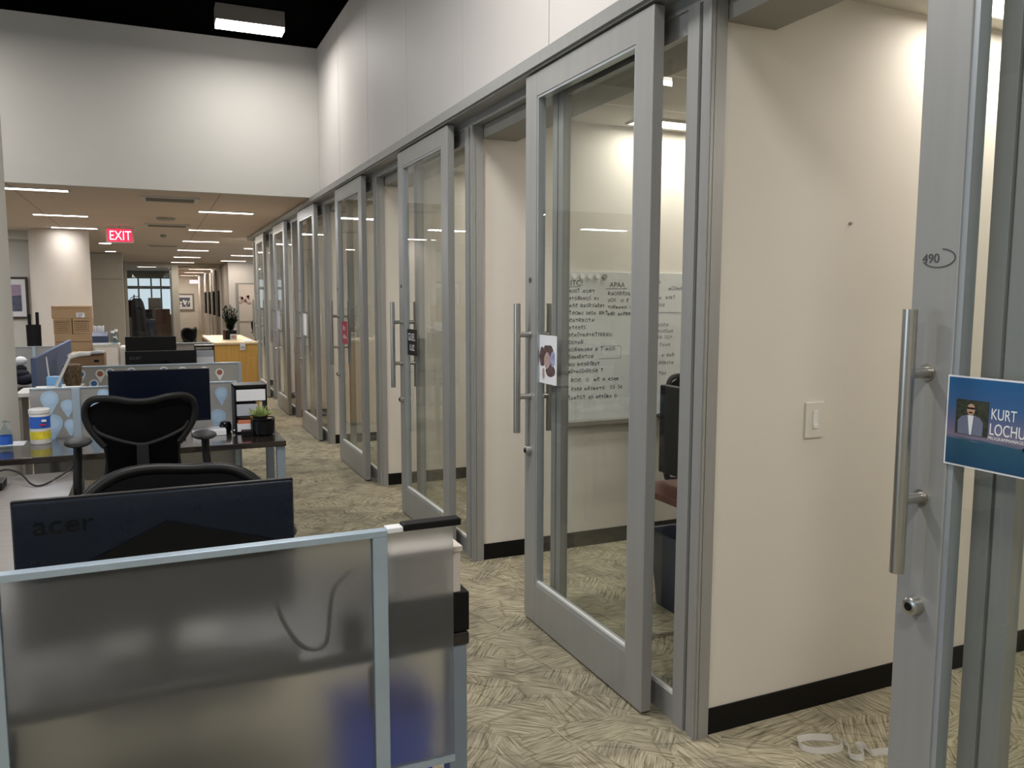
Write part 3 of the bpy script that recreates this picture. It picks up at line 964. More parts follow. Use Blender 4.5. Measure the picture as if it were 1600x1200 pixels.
# office 1 furniture behind the side pane
t = thing('office_desk', 'dark topped desk seen through the side pane below the whiteboard', 'desk', (2.6, 2.85, 0))
B(2.02, 3.2, 2.46, 3.16, 0.71, 0.74, bev=0.003).build('desktop', M['darkwood'], t)
for x in (2.08, 3.14):
    for y in (2.52, 3.10):
        B(x - .02, x + .02, y - .02, y + .02, 0, 0.71).build('leg', M['leg'], t)
t = thing('computer_monitor', 'black monitor on the desk inside the second office, back to the glass', 'monitor', (2.22, 2.93, 0.74))
B(2.17, 2.21, 2.66, 3.16, 0.785, 1.20, bev=0.006).build('panel', M['black'], t)
B(2.19, 2.33, 2.80, 3.02, 0.741, 0.755, bev=0.003).build('foot', M['black'], t)
B(2.211, 2.25, 2.88, 2.94, 0.755, 1.0, bev=0.004).build('stand', M['black'], t)


def tapered_bin(name, cx, cy, w, d, h, m, label, taper=0.78, z=0.0):
    t = thing(name, label, 'bin', (cx, cy, z))
    b = MB()
    N = 4
    def ring(s, zz):
        return [b.bm.verts.new((cx + sx * w / 2 * s, cy + sy * d / 2 * s, z + zz)) for sx, sy in ((-1, -1), (1, -1), (1, 1), (-1, 1))]
    o1, o2 = ring(taper, 0), ring(1, h)
    i2, i1 = ring(0.96, h), ring(taper * 0.95, 0.01)
    for a, c in ((o1, o2), (o2, i2), (i2, i1)):
        for i in range(4):
            b.bm.faces.new((a[i], a[(i + 1) % 4], c[(i + 1) % 4], c[i]))
    b.bm.faces.new(list(reversed(o1)))
    b.bm.faces.new(i1)
    b.build('body', m, t)
    r = MB()
    r.tube([(cx - w / 2 - .004, cy - d / 2 - .004, z + h), (cx + w / 2 + .004, cy - d / 2 - .004, z + h), (cx + w / 2 + .004, cy + d / 2 + .004, z + h), (cx - w / 2 - .004, cy + d / 2 + .004, z + h)], 0.008, seg=6, closed=True)
    r.build('rim', m, t)
    return t


tapered_bin('recycling_bin', 2.50, 3.34, 0.32, 0.28, 0.40, M['bin_navy'], 'navy blue waste bin on the carpet behind the side pane')

# storage cabinets in the far offices added for the orange patches in the door glass
for k, lab in ((4, 'added orange brown cabinet behind the fifth glass door'), (5, 'added orange brown cabinet behind the sixth glass door')):
    t = thing('wood_cabinet', lab, 'cabinet', (2.45, FY(k) - 0.9, 0), group='wood cabinets in the far offices')
    B(2.15, 2.75, FY(k) - 1.2, FY(k) - 0.6, 0.03, 0.95, bev=0.004).build('body', M['orange'], t)
    B(2.13, 2.77, FY(k) - 1.22, FY(k) - 0.58, 0.95, 0.98).build('top', M['darkwood'], t)
    B(2.2, 2.7, FY(k) - 1.15, FY(k) - 0.65, 0, 0.03).build('plinth', M['black'], t)

# lanyard strap on the carpet
s = MB()
P0 = [(2.20, 2.06), (2.13, 2.10), (2.075, 2.10), (2.055, 2.06), (2.09, 2.02), (2.17, 2.00), (2.22, 2.03), (2.205, 1.985), (2.17, 1.955), (2.20, 1.925), (2.235, 1.955), (2.24, 1.99), (2.265, 1.975), (2.255, 1.935), (2.29, 1.925), (2.36, 1.90), (2.44, 1.86)]
sm = []
for i in range(len(P0) - 1):
    for q in range(4):
        f_ = q / 4
        a = P0[max(i - 1, 0)]; b = P0[i]; c = P0[i + 1]; d = P0[min(i + 2, len(P0) - 1)]
        g_ = [0.5 * (2 * b[j] + (c[j] - a[j]) * f_ + (2 * a[j] - 5 * b[j] + 4 * c[j] - d[j]) * f_ ** 2 + (-a[j] + 3 * b[j] - 3 * c[j] + d[j]) * f_ ** 3) for j in (0, 1)]
        sm.append(g_)
sm.append(P0[-1])
A = [(p[0], p[1]) for p in sm]
top, bot = [], []
for i, p in enumerate(A):
    wob = 0.004 * math.sin(i * 0.7)
    bot.append(s.bm.verts.new((p[0], p[1], 0.001)))
    top.append(s.bm.verts.new((p[0] + wob + 0.004, p[1] + 0.014, 0.019)))
for i in range(len(A) - 1):
    s.bm.faces.new((bot[i], bot[i + 1], top[i + 1], top[i]))
bmesh.ops.solidify(s.bm, geom=list(s.bm.faces), thickness=0.003)
o = s.build('lanyard_strap', M['strap'])
tag(o, 'crumpled white webbing strap lying on the carpet at the nearest doorway', 'strap')


# ================================================================== WORKSTATIONS
def desk(name, x0, x1, y0, y1, z, label, legs, m='desk', th=0.034, legw=0.05):
    t = thing(name, label, 'desk', ((x0 + x1) / 2, (y0 + y1) / 2, 0))
    B(x0, x1, y0, y1, z - th, z, bev=0.006, seg=3).build('desktop', M[m], t)
    for lx, ly in legs:
        B(lx - legw / 2, lx + legw / 2, ly - legw / 2, ly + legw / 2, 0.0, z - th, bev=0.004).build('leg', M['leg'], t)
    B(x0 + 0.1, x1 - 0.08, y1 - 0.09, y1 - 0.06, z - th - 0.07, z - th - 0.001).build('crossbar', M['leg'], t)
    return t


desk('workstation_desk', -0.95, 0.72, 1.885, 2.55, 0.74, 'black topped desk behind the nearest frosted partition', [(0.69, 1.915), (0.69, 2.50), (-0.88, 1.93), (-0.88, 2.50)])
desk('workstation_desk', -1.6, 0.715, 4.98, 5.60, 0.74, 'glossy black desk with the wipes canister and the file tray on it', [(0.685, 5.02), (0.685, 5.52), (-1.5, 5.02), (-1.5, 5.52)])
desk('workstation_desk', -0.66, 0.56, 5.69, 6.30, 0.74, 'desk hidden behind the blue pin partition', [(0.5, 5.75), (0.5, 6.25), (-0.6, 5.75), (-0.6, 6.25)])
desk('workstation_desk', -0.39, 0.62, 7.67, 8.35, 0.74, 'desk behind the partition printed with map pins', [(0.55, 7.72), (0.55, 8.3), (-0.34, 7.72), (-0.34, 8.3)])
desk('workstation_desk', -0.66, 0.58, 9.35, 10.0, 0.74, 'desk under the farthest black monitor', [(0.5, 9.4), (0.5, 9.95), (-0.6, 9.4), (-0.6, 9.95)])

# light grey storage run joining the two black desks
t = thing('low_credenza', 'light grey low cabinet top with a seam, left of the two mesh chairs', 'cabinet', (-1.0, 3.6, 0))
B(-1.55, -0.345, 2.60, 4.225, 0.63, 0.66, bev=0.003).build('top_panel', M['greytop'], t)
B(-1.50, -0.42, 2.66, 4.20, 0.03, 0.63).build('cabinet_body', M['beige'], t)
B(-1.48, -0.45, 2.70, 4.15, 0.0, 0.03).build('plinth', M['black'], t)
t = thing('low_credenza', 'light grey low cabinet top tucked under the glossy black desk', 'cabinet', (-1.0, 4.6, 0))
B(-1.55, -0.40, 4.23, 4.93, 0.63, 0.66, bev=0.003).build('top_panel', M['greytop'], t)
B(-1.46, -0.44, 4.26, 4.90, 0.03, 0.63).build('cabinet_body', M['beige'], t)
B(-1.44, -0.45, 4.3, 4.86, 0.0, 0.03).build('plinth', M['black'], t)

# frosted partitions -----------------------------------------------------------------
t = thing('desk_partition', 'large frosted desk partition with a silver top rail, nearest the camera', 'partition', (0.1, 1.83, 0.44))
B(-0.30, 0.452, 1.826, 1.834, 0.452, 1.040).build('frosted_panel', M['frost'], t)
B(0.487, 0.655, 1.826, 1.834, 0.445, 1.047).build('frosted_panel', M['frost'], t)
B(-1.2, -0.318, 1.826, 1.834, 0.452, 1.040).build('frosted_panel', M['frost'], t)
B(-1.2, 0.487, 1.815, 1.845, 1.040, 1.056, bev=0.002).build('top_rail', M['rail'], t)
B(0.452, 0.487, 1.815, 1.845, 0.40, 1.040, bev=0.002).build('post', M['rail'], t)
B(-0.318, -0.300, 1.815, 1.845, 0.40, 1.040, bev=0.002).build('post', M['rail'], t)
B(0.487, 0.525, 1.812, 1.848, 1.048, 1.060, bev=0.002).build('rail_connector', M['pin_white'], t)
B(0.525, 0.672, 1.812, 1.848, 1.048, 1.066, bev=0.004).build('end_cap_rail', M['black'], t)
B(-1.2, 0.655, 1.82, 1.84, 0.436, 0.452).build('bottom_rail', M['rail'], t)
for x in (-0.31, 0.47):
    B(x - 0.02, x + 0.02, 1.845, 1.880, 0.60, 0.70).build('desk_clamp', M['black'], t)


def pin(x, y, z, r, ring, fill, parent, s=1):
    pts = []
    for i in range(21):
        a = math.radians(-35 + i * (250 / 20))
        pts.append((x + r * math.cos(a), z + r * math.sin(a)))
    pts.append((x, z - r * 2.1))
    o = MB().prism(pts, 'y', y, y - 0.0015 * s).build('map_pin_print', M[ring], parent)
    MB().prism([(x + r * .66 * math.cos(i * PI / 8), z + r * .66 * math.sin(i * PI / 8)) for i in range(16)], 'y', y - 0.0015 * s, y - 0.0027 * s).build('pin_disc', M[fill], o)


t = thing('desk_partition', 'frosted partition with blurred sky blue pins behind the glossy black desk', 'partition', (-0.1, 5.64, 0.44))
B(-0.70, -0.475, 5.636, 5.644, 0.46, 1.045).build('frosted_panel', M['frost2'], t)
B(-0.43, 0.472, 5.636, 5.644, 0.46, 1.045).build('frosted_panel', M['frost2'], t)
B(-0.475, -0.43, 5.628, 5.652, 0.40, 1.045, bev=0.002).build('post', M['rail'], t)
B(0.472, 0.50, 5.628, 5.652, 0.40, 1.045, bev=0.002).build('post', M['rail'], t)
B(-0.70, 0.50, 5.63, 5.65, 1.045, 1.053).build('top_rail', M['rail'], t)
for x, z, r in ((-0.595, 0.985, 0.050), (-0.50, 0.94, 0.038), (-0.585, 0.835, 0.055), (-0.49, 0.82, 0.035), (-0.36, 0.93, 0.045), (-0.30, 1.0, 0.035), (-0.34, 0.80, 0.045), (0.40, 0.975, 0.040), (0.375, 0.82, 0.050)):
    pin(x, 5.6355, z, r, 'pin_soft', 'pin_pale', t, 0.4)

t = thing('desk_partition', 'grey partition printed with blue and brown map pins', 'partition', (0.0, 7.61, 0.44))
B(-0.635, 0.69, 7.60, 7.62, 0.46, 1.02).build('printed_panel', mat('grey glass print', (0.36, 0.36, 0.35), 0.35), t)
B(-0.64, 0.69, 7.592, 7.628, 1.02, 1.032).build('top_rail', M['rail'], t)
B(0.69, 0.715, 7.595, 7.625, 0.40, 1.03).build('post', M['rail'], t)
for x, z, m_ in ((-0.565, 0.968, 'pin_blue'), (-0.420, 0.966, 'pin_brown'), (-0.47, 0.885, 'pin_blue'), (-0.345, 0.975, 'pin_blue'), (-0.18, 0.975, 'pin_blue'), (0.075, 0.975, 'pin_blue'), (0.225, 0.97, 'pin_sky'), (0.40, 0.965, 'pin_sky'), (0.53, 0.945, 'pin_brown'), (-0.05, 0.88, 'pin_brown'), (0.30, 0.86, 'pin_blue')):
    pin(x, 7.60, z, 0.036, 'pin_white', m_, t)
t = thing('desk_partition', 'plain grey partition beyond the farthest black monitor', 'partition', (0.4, 10.06, 0.44))
B(-0.1, 0.66, 10.05, 10.07, 0.46, 1.08).build('panel', M['vent'], t)
B(-0.1, 0.66, 10.04, 10.08, 1.08, 1.09).build('top_rail', M['alu_light'], t)
t = thing('desk_partition', 'frosted partition in front of the picture wall at far left', 'partition', (-1.2, 10.5, 0.44))
B(-1.75, -1.02, 10.495, 10.505, 0.46, 1.05).build('frosted_panel', M['frost2'], t)
B(-1.75, -1.02, 10.49, 10.51, 1.05, 1.06).build('top_rail', M['alu_light'], t)
B(-1.25, -1.22, 10.49, 10.51, 0.40, 1.05).build('post', M['rail'], t)
t = thing('felt_screen', 'slate blue felt screen standing lengthwise beside the left desks', 'screen', (-0.85, 8.6, 0.0))
B(-0.865, -0.835, 7.18, 8.66, 0.75, 1.14, bev=0.006).build('felt_panel', M['felt'], t)
B(-0.865, -0.835, 8.67, 10.17, 0.75, 1.14, bev=0.006).build('felt_panel', M['felt'], t)
B(-0.868, -0.832, 10.17, 10.20, 0.0, 1.14).build('post', M['alu_light'], t)
B(-0.868, -0.832, 7.15, 7.18, 0.0, 1.14).build('post', M['felt'], t)


# monitors ----------------------------------------------------------------------------
def stand(t, cx, cy, ztop, zdesk, s):
    B(cx - 0.03, cx + 0.03, cy, cy + 0.02 * 1, zdesk + 0.012, ztop - 0.16, bev=0.004).build('stand', M['black'], t)
    B(cx - 0.13, cx + 0.13, cy - 0.09, cy + 0.10, zdesk + 0.0005, zdesk + 0.012, bev=0.004).build('foot', M['black'], t)


t = thing('computer_monitor', 'wide black monitor seen from behind over the nearest partition, with a raised maker name', 'monitor', (0.0, 2.15, 0.74))
B(-0.312, 0.315, 2.095, 2.113, 0.795, 1.140, bev=0.003).build('screen_panel', M['black'], t)
b = MB()
b.box(-0.308, 0.311, 2.078, 2.095, 0.799, 1.136, bev=0.004)
b.build('back_cover', M['mon_back'], t)
V = MB()
V.prism([(-0.21, 0.965), (0.012, 1.066), (0.012, 1.057), (-0.19, 0.962)], 'y', 2.071, 2.0785)
V.prism([(0.012, 1.066), (0.26, 0.990), (0.26, 0.983), (0.012, 1.057)], 'y', 2.071, 2.0785)
V.build('chevron_ridge', M['black_gloss'], t)
MB().prism([(-0.19, 0.962), (0.012, 1.057), (0.26, 0.983), (0.28, 0.82), (-0.25, 0.82)], 'y', 2.074, 2.0785).build('recess_cover', M['black_gloss'], t)
lettering('maker_name', 'acer', 0.062, M['black_gloss'], t, (-0.270, 2.0775, 1.062), (1, 0, 0), (0, 0, 1), 0.003, 0.125)
B(-0.03, 0.035, 2.113, 2.15, 0.752, 0.98, bev=0.004).build('stand', M['black'], t)
B(-0.14, 0.14, 2.06, 2.26, 0.7405, 0.752, bev=0.004).build('foot', M['steel'], t)

t = thing('computer_monitor', 'dark screened monitor behind the mesh chair on the glossy desk', 'monitor', (0.03, 5.36, 0.74))
B(-0.254, 0.31, 5.30, 5.325, 0.848, 1.172, bev=0.004).build('bezel', M['black'], t)
B(-0.250, 0.306, 5.2985, 5.3005, 0.862, 1.168).build('screen', M['screen'], t)
B(0.0, 0.06, 5.325, 5.36, 0.752, 1.0, bev=0.004).build('stand', M['black'], t)
B(-0.10, 0.16, 5.27, 5.45, 0.7405, 0.752, bev=0.004).build('foot', M['black'], t)

t = thing('computer_monitor', 'black monitor back with a small mark, above the map pin partition', 'monitor', (0.05, 7.95, 0.74))
B(-0.233, 0.347, 7.89, 7.925, 0.80, 1.132, bev=0.006).build('back_cover', M['black'], t)
MB().prism([(-0.02, 0.99), (0.09, 1.05), (0.20, 0.99)], 'y', 7.884, 7.8905).build('recess_cover', M['black_gloss'], t)
lettering('maker_name', 'acer', 0.05, M['alu_dark'], t, (-0.20, 7.8885, 1.06), (1, 0, 0), (0, 0, 1), 0.002, 0.10)
B(0.03, 0.08, 7.925, 7.96, 0.752, 0.98).build('stand', M['black'], t)
B(-0.06, 0.18, 7.86, 8.04, 0.7405, 0.752).build('foot', M['black'], t)
t = thing('computer_monitor', 'farthest plain black monitor above the others in the desk row', 'monitor', (-0.02, 9.62, 0.74))
B(-0.276, 0.231, 9.60, 9.63, 0.86, 1.186, bev=0.004).build('bezel', M['black'], t)
B(-0.270, 0.225, 9.5985, 9.6005, 0.87, 1.18).build('screen', M['black'], t)
B(-0.05, 0.0, 9.63, 9.66, 0.752, 1.0).build('stand', M['black'], t)
B(-0.14, 0.10, 9.54, 9.72, 0.7405, 0.752).build('foot', M['black'], t)


# mesh task chair ---------------------------------------------------------------------
def smooth_curve(pts, n=4, closed=False):
    out = []
    N = len(pts)
    rng = range(N if closed else N - 1)
    for i in rng:
        g = lambda j: Vector(pts[j % N]) if closed else Vector(pts[max(0, min(N - 1, j))])
        a, b, c, d = g(i - 1), g(i), g(i + 1), g(i + 2)
        for q in range(n):
            t_ = q / n
            out.append(0.5 * (2 * b + (c - a) * t_ + (2 * a - 5 * b + 4 * c - d) * t_ ** 2 + (-a + 3 * b - 3 * c + d) * t_ ** 3))
    if not closed:
        out.append(Vector(pts[-1]))
    return out


HW = [(0.50, .165), (0.56, .180), (0.64, .180), (0.72, .168), (0.80, .158), (0.86, .163), (0.92, .190), (0.98, .228), (1.04, .242), (1.08, .236), (1.105, .205), (1.125, .15)]


def hw(z):
    if z <= HW[0][0]:
        return HW[0][1]
    for (a, wa), (b, wb) in zip(HW, HW[1:]):
        if z <= b:
            f = (z - a) / (b - a)
            return wa + (wb - wa) * f
    return HW[-1][1]


def yb(x, z):
    return -0.235 + 0.9 * x * x - 0.05 * math.exp(-((z - 0.72) / 0.12) ** 2) * -1 - 0.06 * max(0, z - 0.9)


def make_chair(label, hearty=True):
    t = thing('task_chair', label, 'chair', (0, 0, 0), group='black mesh task chairs')

    def ztop(u):
        return 1.124 - 0.028 * math.exp(-(u / 0.45) ** 2) - 0.05 * abs(u) ** 5

    def back(i, j):
        uu = i * 2 - 1
        z = 0.50 + j * (ztop(uu) - 0.50)
        wv = hw(min(z, 1.085)) * (1 - 0.10 * max(0, (z - 1.085) / 0.04))
        x = uu * wv * 0.985
        return Vector((x, yb(x, z), z))
    if hearty:
        MB().grid(back, 24, 30, 0.006, (0, -1, 0)).build('back_mesh', M['mesh'], t, world=False, smooth=True)
        # outer frame of the upper back
        L = [(-.165, .885), (-.198, .93), (-.232, .985), (-.246, 1.04), (-.236, 1.09), (-.20, 1.118), (-.12, 1.119), (-.04, 1.103), (.04, 1.103), (.12, 1.119), (.20, 1.118), (.236, 1.09), (.246, 1.04), (.232, .985), (.198, .93), (.165, .885)]
        c3 = smooth_curve([(x, yb(x, z) - 0.008, z) for x, z in L], 4)
        MB().tube(c3, 0.017, seg=10, flat=0.8).build('back_frame', M['chairframe'], t, world=False, smooth=True)
        L2 = [(-.215, .99), (-.19, .955), (-.13, .925), (-.06, .900), (0, .888), (.06, .900), (.13, .925), (.19, .955), (.215, .99)]
        c4 = smooth_curve([(x, yb(x, z) - 0.010, z) for x, z in L2], 4)
        MB().tube(c4, 0.010, seg=8, flat=1.0).build('lumbar_rim', M['chairframe'], t, world=False, smooth=True)
        MB().tube(smooth_curve([(s_ * .165, yb(.165, .885) - 0.006, .885) if q == 0 else (s_ * (0.160 if q == 1 else .178 if q == 2 else .16), yb(.16, .7) - 0.01, (0, .80, .64, .50)[q]) for s_ in (-1,) for q in range(4)], 4), 0.010, seg=8).build('side_rim', M['chairframe'], t, world=False, smooth=True)
        MB().tube(smooth_curve([(s_ * .165, yb(.165, .885) - 0.006, .885) if q == 0 else (s_ * (0.160 if q == 1 else .178 if q == 2 else .16), yb(.16, .7) - 0.01, (0, .80, .64, .50)[q]) for s_ in (1,) for q in range(4)], 4), 0.010, seg=8).build('side_rim', M['chairframe'], t, world=False, smooth=True)
    else:
        def shell(i, j):
            uu = i * 2 - 1
            z = 0.50 + j * (1.118 - 0.014 * math.exp(-((uu + .25) / 0.4) ** 2) - 0.075 * abs(uu) ** 4 - 0.50)
            wv = hw(min(z, 1.05)) * 1.04
            return Vector((uu * wv, yb(uu * wv, z) - 0.012, z))
        MB().grid(shell, 24, 30, 0.022, (0, 1, 0)).build('back_shell', M['black'], t, world=False, smooth=True)
        rim = [shell(0, j / 20) for j in range(8, 20)] + [shell(i / 24, 1.0) for i in range(25)] + [shell(1, j / 20) for j in range(19, 7, -1)]
        MB().tube([p + Vector((0, 0.011, 0)) for p in rim], 0.022, seg=10, flat=0.9).build('back_rim', M['black'], t, world=False, smooth=True)
    sp = MB()

    def spine(i, j):
        z = 0.42 + j * 0.47
        hwid = 0.026 + 0.006 * (1 - j)
        return Vector(((i * 2 - 1) * hwid, -0.252 - 0.02 * math.sin(j * PI) - 0.06 * max(0, z - 0.9), z))
    sp.grid(spine, 4, 14, 0.022, (0, -1, 0)).build('spine', M['chairframe'], t, world=False, smooth=True)
    # seat
    def seat(i, j):
        x = (i * 2 - 1) * (0.245 - 0.02 * (1 - j))
        y = -0.20 + j * 0.44
        return Vector((x, y, 0.475 + 0.012 * (2 * i - 1) ** 2 - 0.05 * max(0, j - 0.8) ** 1.2 * 3))
    MB().grid(seat, 12, 12, -0.035, (0, 0, 1)).build('seat', M['mesh'], t, world=False, smooth=True)
    # arms
    for s_ in (-1, 1):
        pd = MB()
        pd.ball((s_ * 0.292, -0.06, 0.890), 0.05, (1.25, 2.6, 0.36), seg=20)
        pd.build('armrest_pad', M['chairframe'], t, world=False, smooth=True)
        pts = smooth_curve([(s_ * 0.24, -0.05, 0.45), (s_ * 0.29, -0.06, 0.52), (s_ * 0.305, -0.05, 0.66), (s_ * 0.300, -0.02, 0.80), (s_ * 0.300, 0.0, 0.885)], 4)
        MB().tube(pts, 0.020, seg=10).build('armrest_post', M['chairframe'], t, world=False, smooth=True)
    MB().cyl((0, 0, 0.09), (0, 0, 0.30), 0.028).cyl((0, 0, 0.30), (0, 0, 0.43), 0.02).build('gas_lift', M['steel'], t, world=False, smooth=True)
    MB().box(-0.11, 0.11, -0.255, 0.12, 0.40, 0.445, bev=0.01).build('tilt_mechanism', M['black'], t, world=False)
    for i in range(5):
        a = 2 * PI * i / 5 + 0.3
        c, s2 = math.cos(a), math.sin(a)
        lg = MB().tube([(0.02 * c, 0.02 * s2, 0.115), (0.15 * c, 0.15 * s2, 0.10), (0.31 * c, 0.31 * s2, 0.065)], [0.026, 0.022, 0.014], seg=8).build('base_arm', M['chairframe'], t, world=False, smooth=True)
        MB().cyl((0.31 * c - 0.02 * s2, 0.31 * s2 + 0.02 * c, 0.029), (0.31 * c + 0.02 * s2, 0.31 * s2 - 0.02 * c, 0.029), 0.028, seg=16).build('caster', M['black'], lg, world=False, smooth=True)
    return t


ch = make_chair('black mesh office chair with heart shaped back at the glossy desk')
ch.location = (-0.068, 4.53, 0)
c2 = make_chair('black office chair of which only the rounded top shows above the nearest monitor', False)
c2.location = (0.048, 2.72, 0)
c2.rotation_euler = (0, 0, PI)
c2.scale = (1.06, 1.0, 0.915)

# black chair beyond the maple cabinet, and one by the doorway
c3_ = copy_tree(ch)
c3_['label'] = 'dark chair turned sideways beyond the maple cabinet'
c3_.location = (0.40, 14.1, 0)
c3_.rotation_euler = (0, 0, math.radians(62))
c3_.location.x = 0.36
c4_ = copy_tree(ch)
c4_['label'] = 'dark chair in front of the doorway in the far right wall'
c4_.location = (2.2, 17.6, 0)
c4_.rotation_euler = (0, 0, math.radians(-60))
c5_ = copy_tree(ch)
c5_['label'] = 'dark chair at the desk inside the second nearest office'
c5_.location = (3.10, 3.9, 0)
c5_.rotation_euler = (0, 0, math.radians(165))

# on the glossy desk ---------------------------------------------------------------
t = thing('wipes_canister', 'white canister of cleaning wipes with a blue and yellow label', 'canister', (-0.635, 5.47, 0.74))
c = (-0.635, 5.47, 0.74)
MB().lathe([(0.052, 0.001), (0.055, 0.01), (0.055, 0.178), (0.050, 0.182)], c, 32).build('body', M['white'], t, smooth=True)
MB().lathe([(0.0555, 0.095), (0.0555, 0.165)], c, 32, False).build('blue_label', M['label_blue'], t, smooth=True)
MB().lathe([(0.0556, 0.030), (0.0556, 0.078)], c, 32, False).build('yellow_label', M['label_yellow'], t, smooth=True)
MB().lathe([(0.057, 0.182), (0.058, 0.186), (0.057, 0.204), (0.050, 0.210)], c, 32).build('lid', M['white'], t, smooth=True)
B(-0.63, -0.60, 5.413, 5.416, 0.853, 0.862).build('red_mark', M['label_red'], t)
B(-0.62, -0.595, 5.413, 5.4165, 0.875, 0.888).build('label_mark', M['pin_white'], t)
t = thing('sanitizer_bottle', 'clear pump bottle with a blue label at the left edge of the glossy desk', 'bottle', (-0.80, 5.36, 0.74))
c = (-0.80, 5.36, 0.74)
MB().lathe([(0.034, 0.001), (0.037, 0.008), (0.037, 0.085), (0.030, 0.105), (0.015, 0.115)], c, 24).build('body', M['clear'], t, smooth=True)
MB().lathe([(0.0375, 0.025), (0.0375, 0.075)], c, 24, False).build('label', M['label_blue'], t, smooth=True)
MB().lathe([(0.014, 0.115), (0.014, 0.130), (0.005, 0.132), (0.005, 0.150), (0.012, 0.152), (0.012, 0.162)], c, 16).cyl((c[0], c[1], c[2] + .157), (c[0] + 0.03, c[1] - 0.01, c[2] + .152), 0.005, seg=8).build('pump', M['clear'], t, smooth=True)
o = B(-0.87, -0.72, 5.43, 5.60, 0.7402, 0.7412).build('paper_sheet', M['paper'])
tag(o, 'white sheet of paper between the pump bottle and the wipes canister', 'paper')
o = B(0.20, 0.40, 5.34, 5.50, 0.741, 0.775, bev=0.002).build('paper_pad', M['paper'])
tag(o, 'stack of white paper beside the dark screened monitor foot', 'paper')
o = MB().lathe([(0.030, 0.001), (0.036, 0.01), (0.038, 0.045), (0.030, 0.066), (0.012, 0.072)], (0.405, 5.47, 0.74), 24).build('pencil_cup', M['black_gloss'], smooth=True)
tag(o, 'small rounded black cup on the glossy desk left of the file tray', 'cup')
o = MB().ball((0.455, 5.42, 0.752), 0.012).build('silver_ball', M['steel'], smooth=True)
tag(o, 'tiny shiny silver ball between the black cup and the file tray', 'ornament')

t = thing('file_tray', 'black mesh file tray holding white papers on the glossy desk', 'file tray', (0.56, 5.47, 0.74))
f = MB()
for x in (0.462, 0.655):
    f.box(x - .004, x + .004, 5.38, 5.58, 0.741, 1.045)
for z in (0.745, 0.845, 0.94):
    f.box(0.466, 0.651, 5.38, 5.58, z, z + 0.006)
f.box(0.458, 0.659, 5.38, 5.58, 1.032, 1.048)
f.build('shelf_frame', M['black'], t)
o = B(0.47, 0.648, 5.37, 5.57, 0.9465, 1.018, bev=0.002).build('paper_stack', M['paper'])
tag(o, 'thick stack of white papers on the top level of the file tray', 'paper')
o = B(0.47, 0.60, 5.37, 5.57, 0.8515, 0.925, bev=0.002).build('paper_stack', M['paper_grey'])
tag(o, 'grey white papers on the middle level of the file tray', 'paper')
o = B(0.47, 0.57, 5.36, 5.57, 0.7515, 0.80, bev=0.002).build('notebook', M['paper'])
tag(o, 'white notebook at the bottom of the file tray', 'notebook')
o = B(0.475, 0.565, 5.365, 5.56, 0.8005, 0.822, bev=0.002).build('notebook', M['orange'])
tag(o, 'orange notebook on the white one in the file tray', 'notebook')

t = thing('desk_caddy', 'round black mesh desk caddy in front of the file tray', 'desk caddy', (0.63, 5.27, 0.74))
c = (0.615, 5.27, 0.74)
MB().lathe([(0.055, 0.001), (0.068, 0.01), (0.070, 0.09), (0.066, 0.09), (0.062, 0.012)], c, 24, True).build('cup', M['black'], t, smooth=True)
f = MB()
for i in range(12):
    a = 2 * PI * i / 12
    f.tube([(c[0] + 0.071 * math.cos(a), c[1] + 0.071 * math.sin(a), c[2] + 0.003), (c[0] + 0.072 * math.cos(a), c[1] + 0.072 * math.sin(a), c[2] + 0.105)], 0.002, seg=5)
f.tube([(c[0] + 0.073 * math.cos(a * PI / 12), c[1] + 0.073 * math.sin(a * PI / 12), c[2] + 0.105) for a in range(24)], 0.003, seg=6, closed=True)
f.build('wire_rim', M['chairframe'], t)
B(0.485, 0.55, 5.22, 5.30, 0.7405, 0.775, bev=0.003).build('side_pocket', M['black'], t)
t = thing('succulent_plant', 'small yellow green air plant in the black desk caddy', 'plant', (0.595, 5.27, 0.79))
MB().lathe([(0.035, 0.0), (0.045, 0.06)], (0.600, 5.27, 0.80), 16).build('pot', M['black'], t)
f = MB()
for i in range(46):
    a = random.uniform(0, 2 * PI); e = random.uniform(0.1, 1.1); L_ = random.uniform(0.05, 0.085)
    b0 = Vector((0.600 + 0.02 * math.cos(a), 5.27 + 0.02 * math.sin(a), 0.855))
    d_ = Vector((math.cos(a) * math.sin(e), math.sin(a) * math.sin(e), math.cos(e)))
    f.tube([b0, b0 + d_ * L_ * .5, b0 + d_ * L_ + Vector((0, 0, -0.008))], [0.006, 0.007, 0.001], seg=5)
f.build('leaves', M['leaf2'], t)

# on / near the nearest desk ---------------------------------------------------------
o = B(0.50, 0.722, 1.89, 2.02, 0.742, 0.846, bev=0.004).build('storage_drawer_box', M['black'])
tag(o, 'dark storage box on the right end of the nearest desk', 'box')
t = thing('file_box', 'beige file box stacked on the dark storage box behind the nearest partition', 'box', (0.62, 1.94, 0.8465))
B(0.52, 0.700, 1.895, 1.98, 0.847, 0.955, bev=0.003).build('body', M['column'], t)
B(0.515, 0.704, 1.89, 1.985, 0.955, 0.970, bev=0.003).build('lid', M['column'], t)
tapered_bin('recycling_bin', 0.555, 2.18, 0.27, 0.22, 0.45, M['bin_blue'], 'bright blue bin blurred behind the nearest frosted partition', 0.8)
o = MB().tube(smooth_curve([(0.235, 1.90, 0.93), (0.24, 1.87, 0.88), (0.26, 1.858, 0.83), (0.29, 1.855, 0.79), (0.32, 1.858, 0.775), (0.345, 1.86, 0.79), (0.355, 1.865, 0.85), (0.37, 1.88, 0.91), (0.42, 1.92, 0.94)], 5), 0.005, seg=8).build('looped_cable', M['cable'])
tag(o, 'thin black cable looping behind the nearest frosted partition', 'cable')
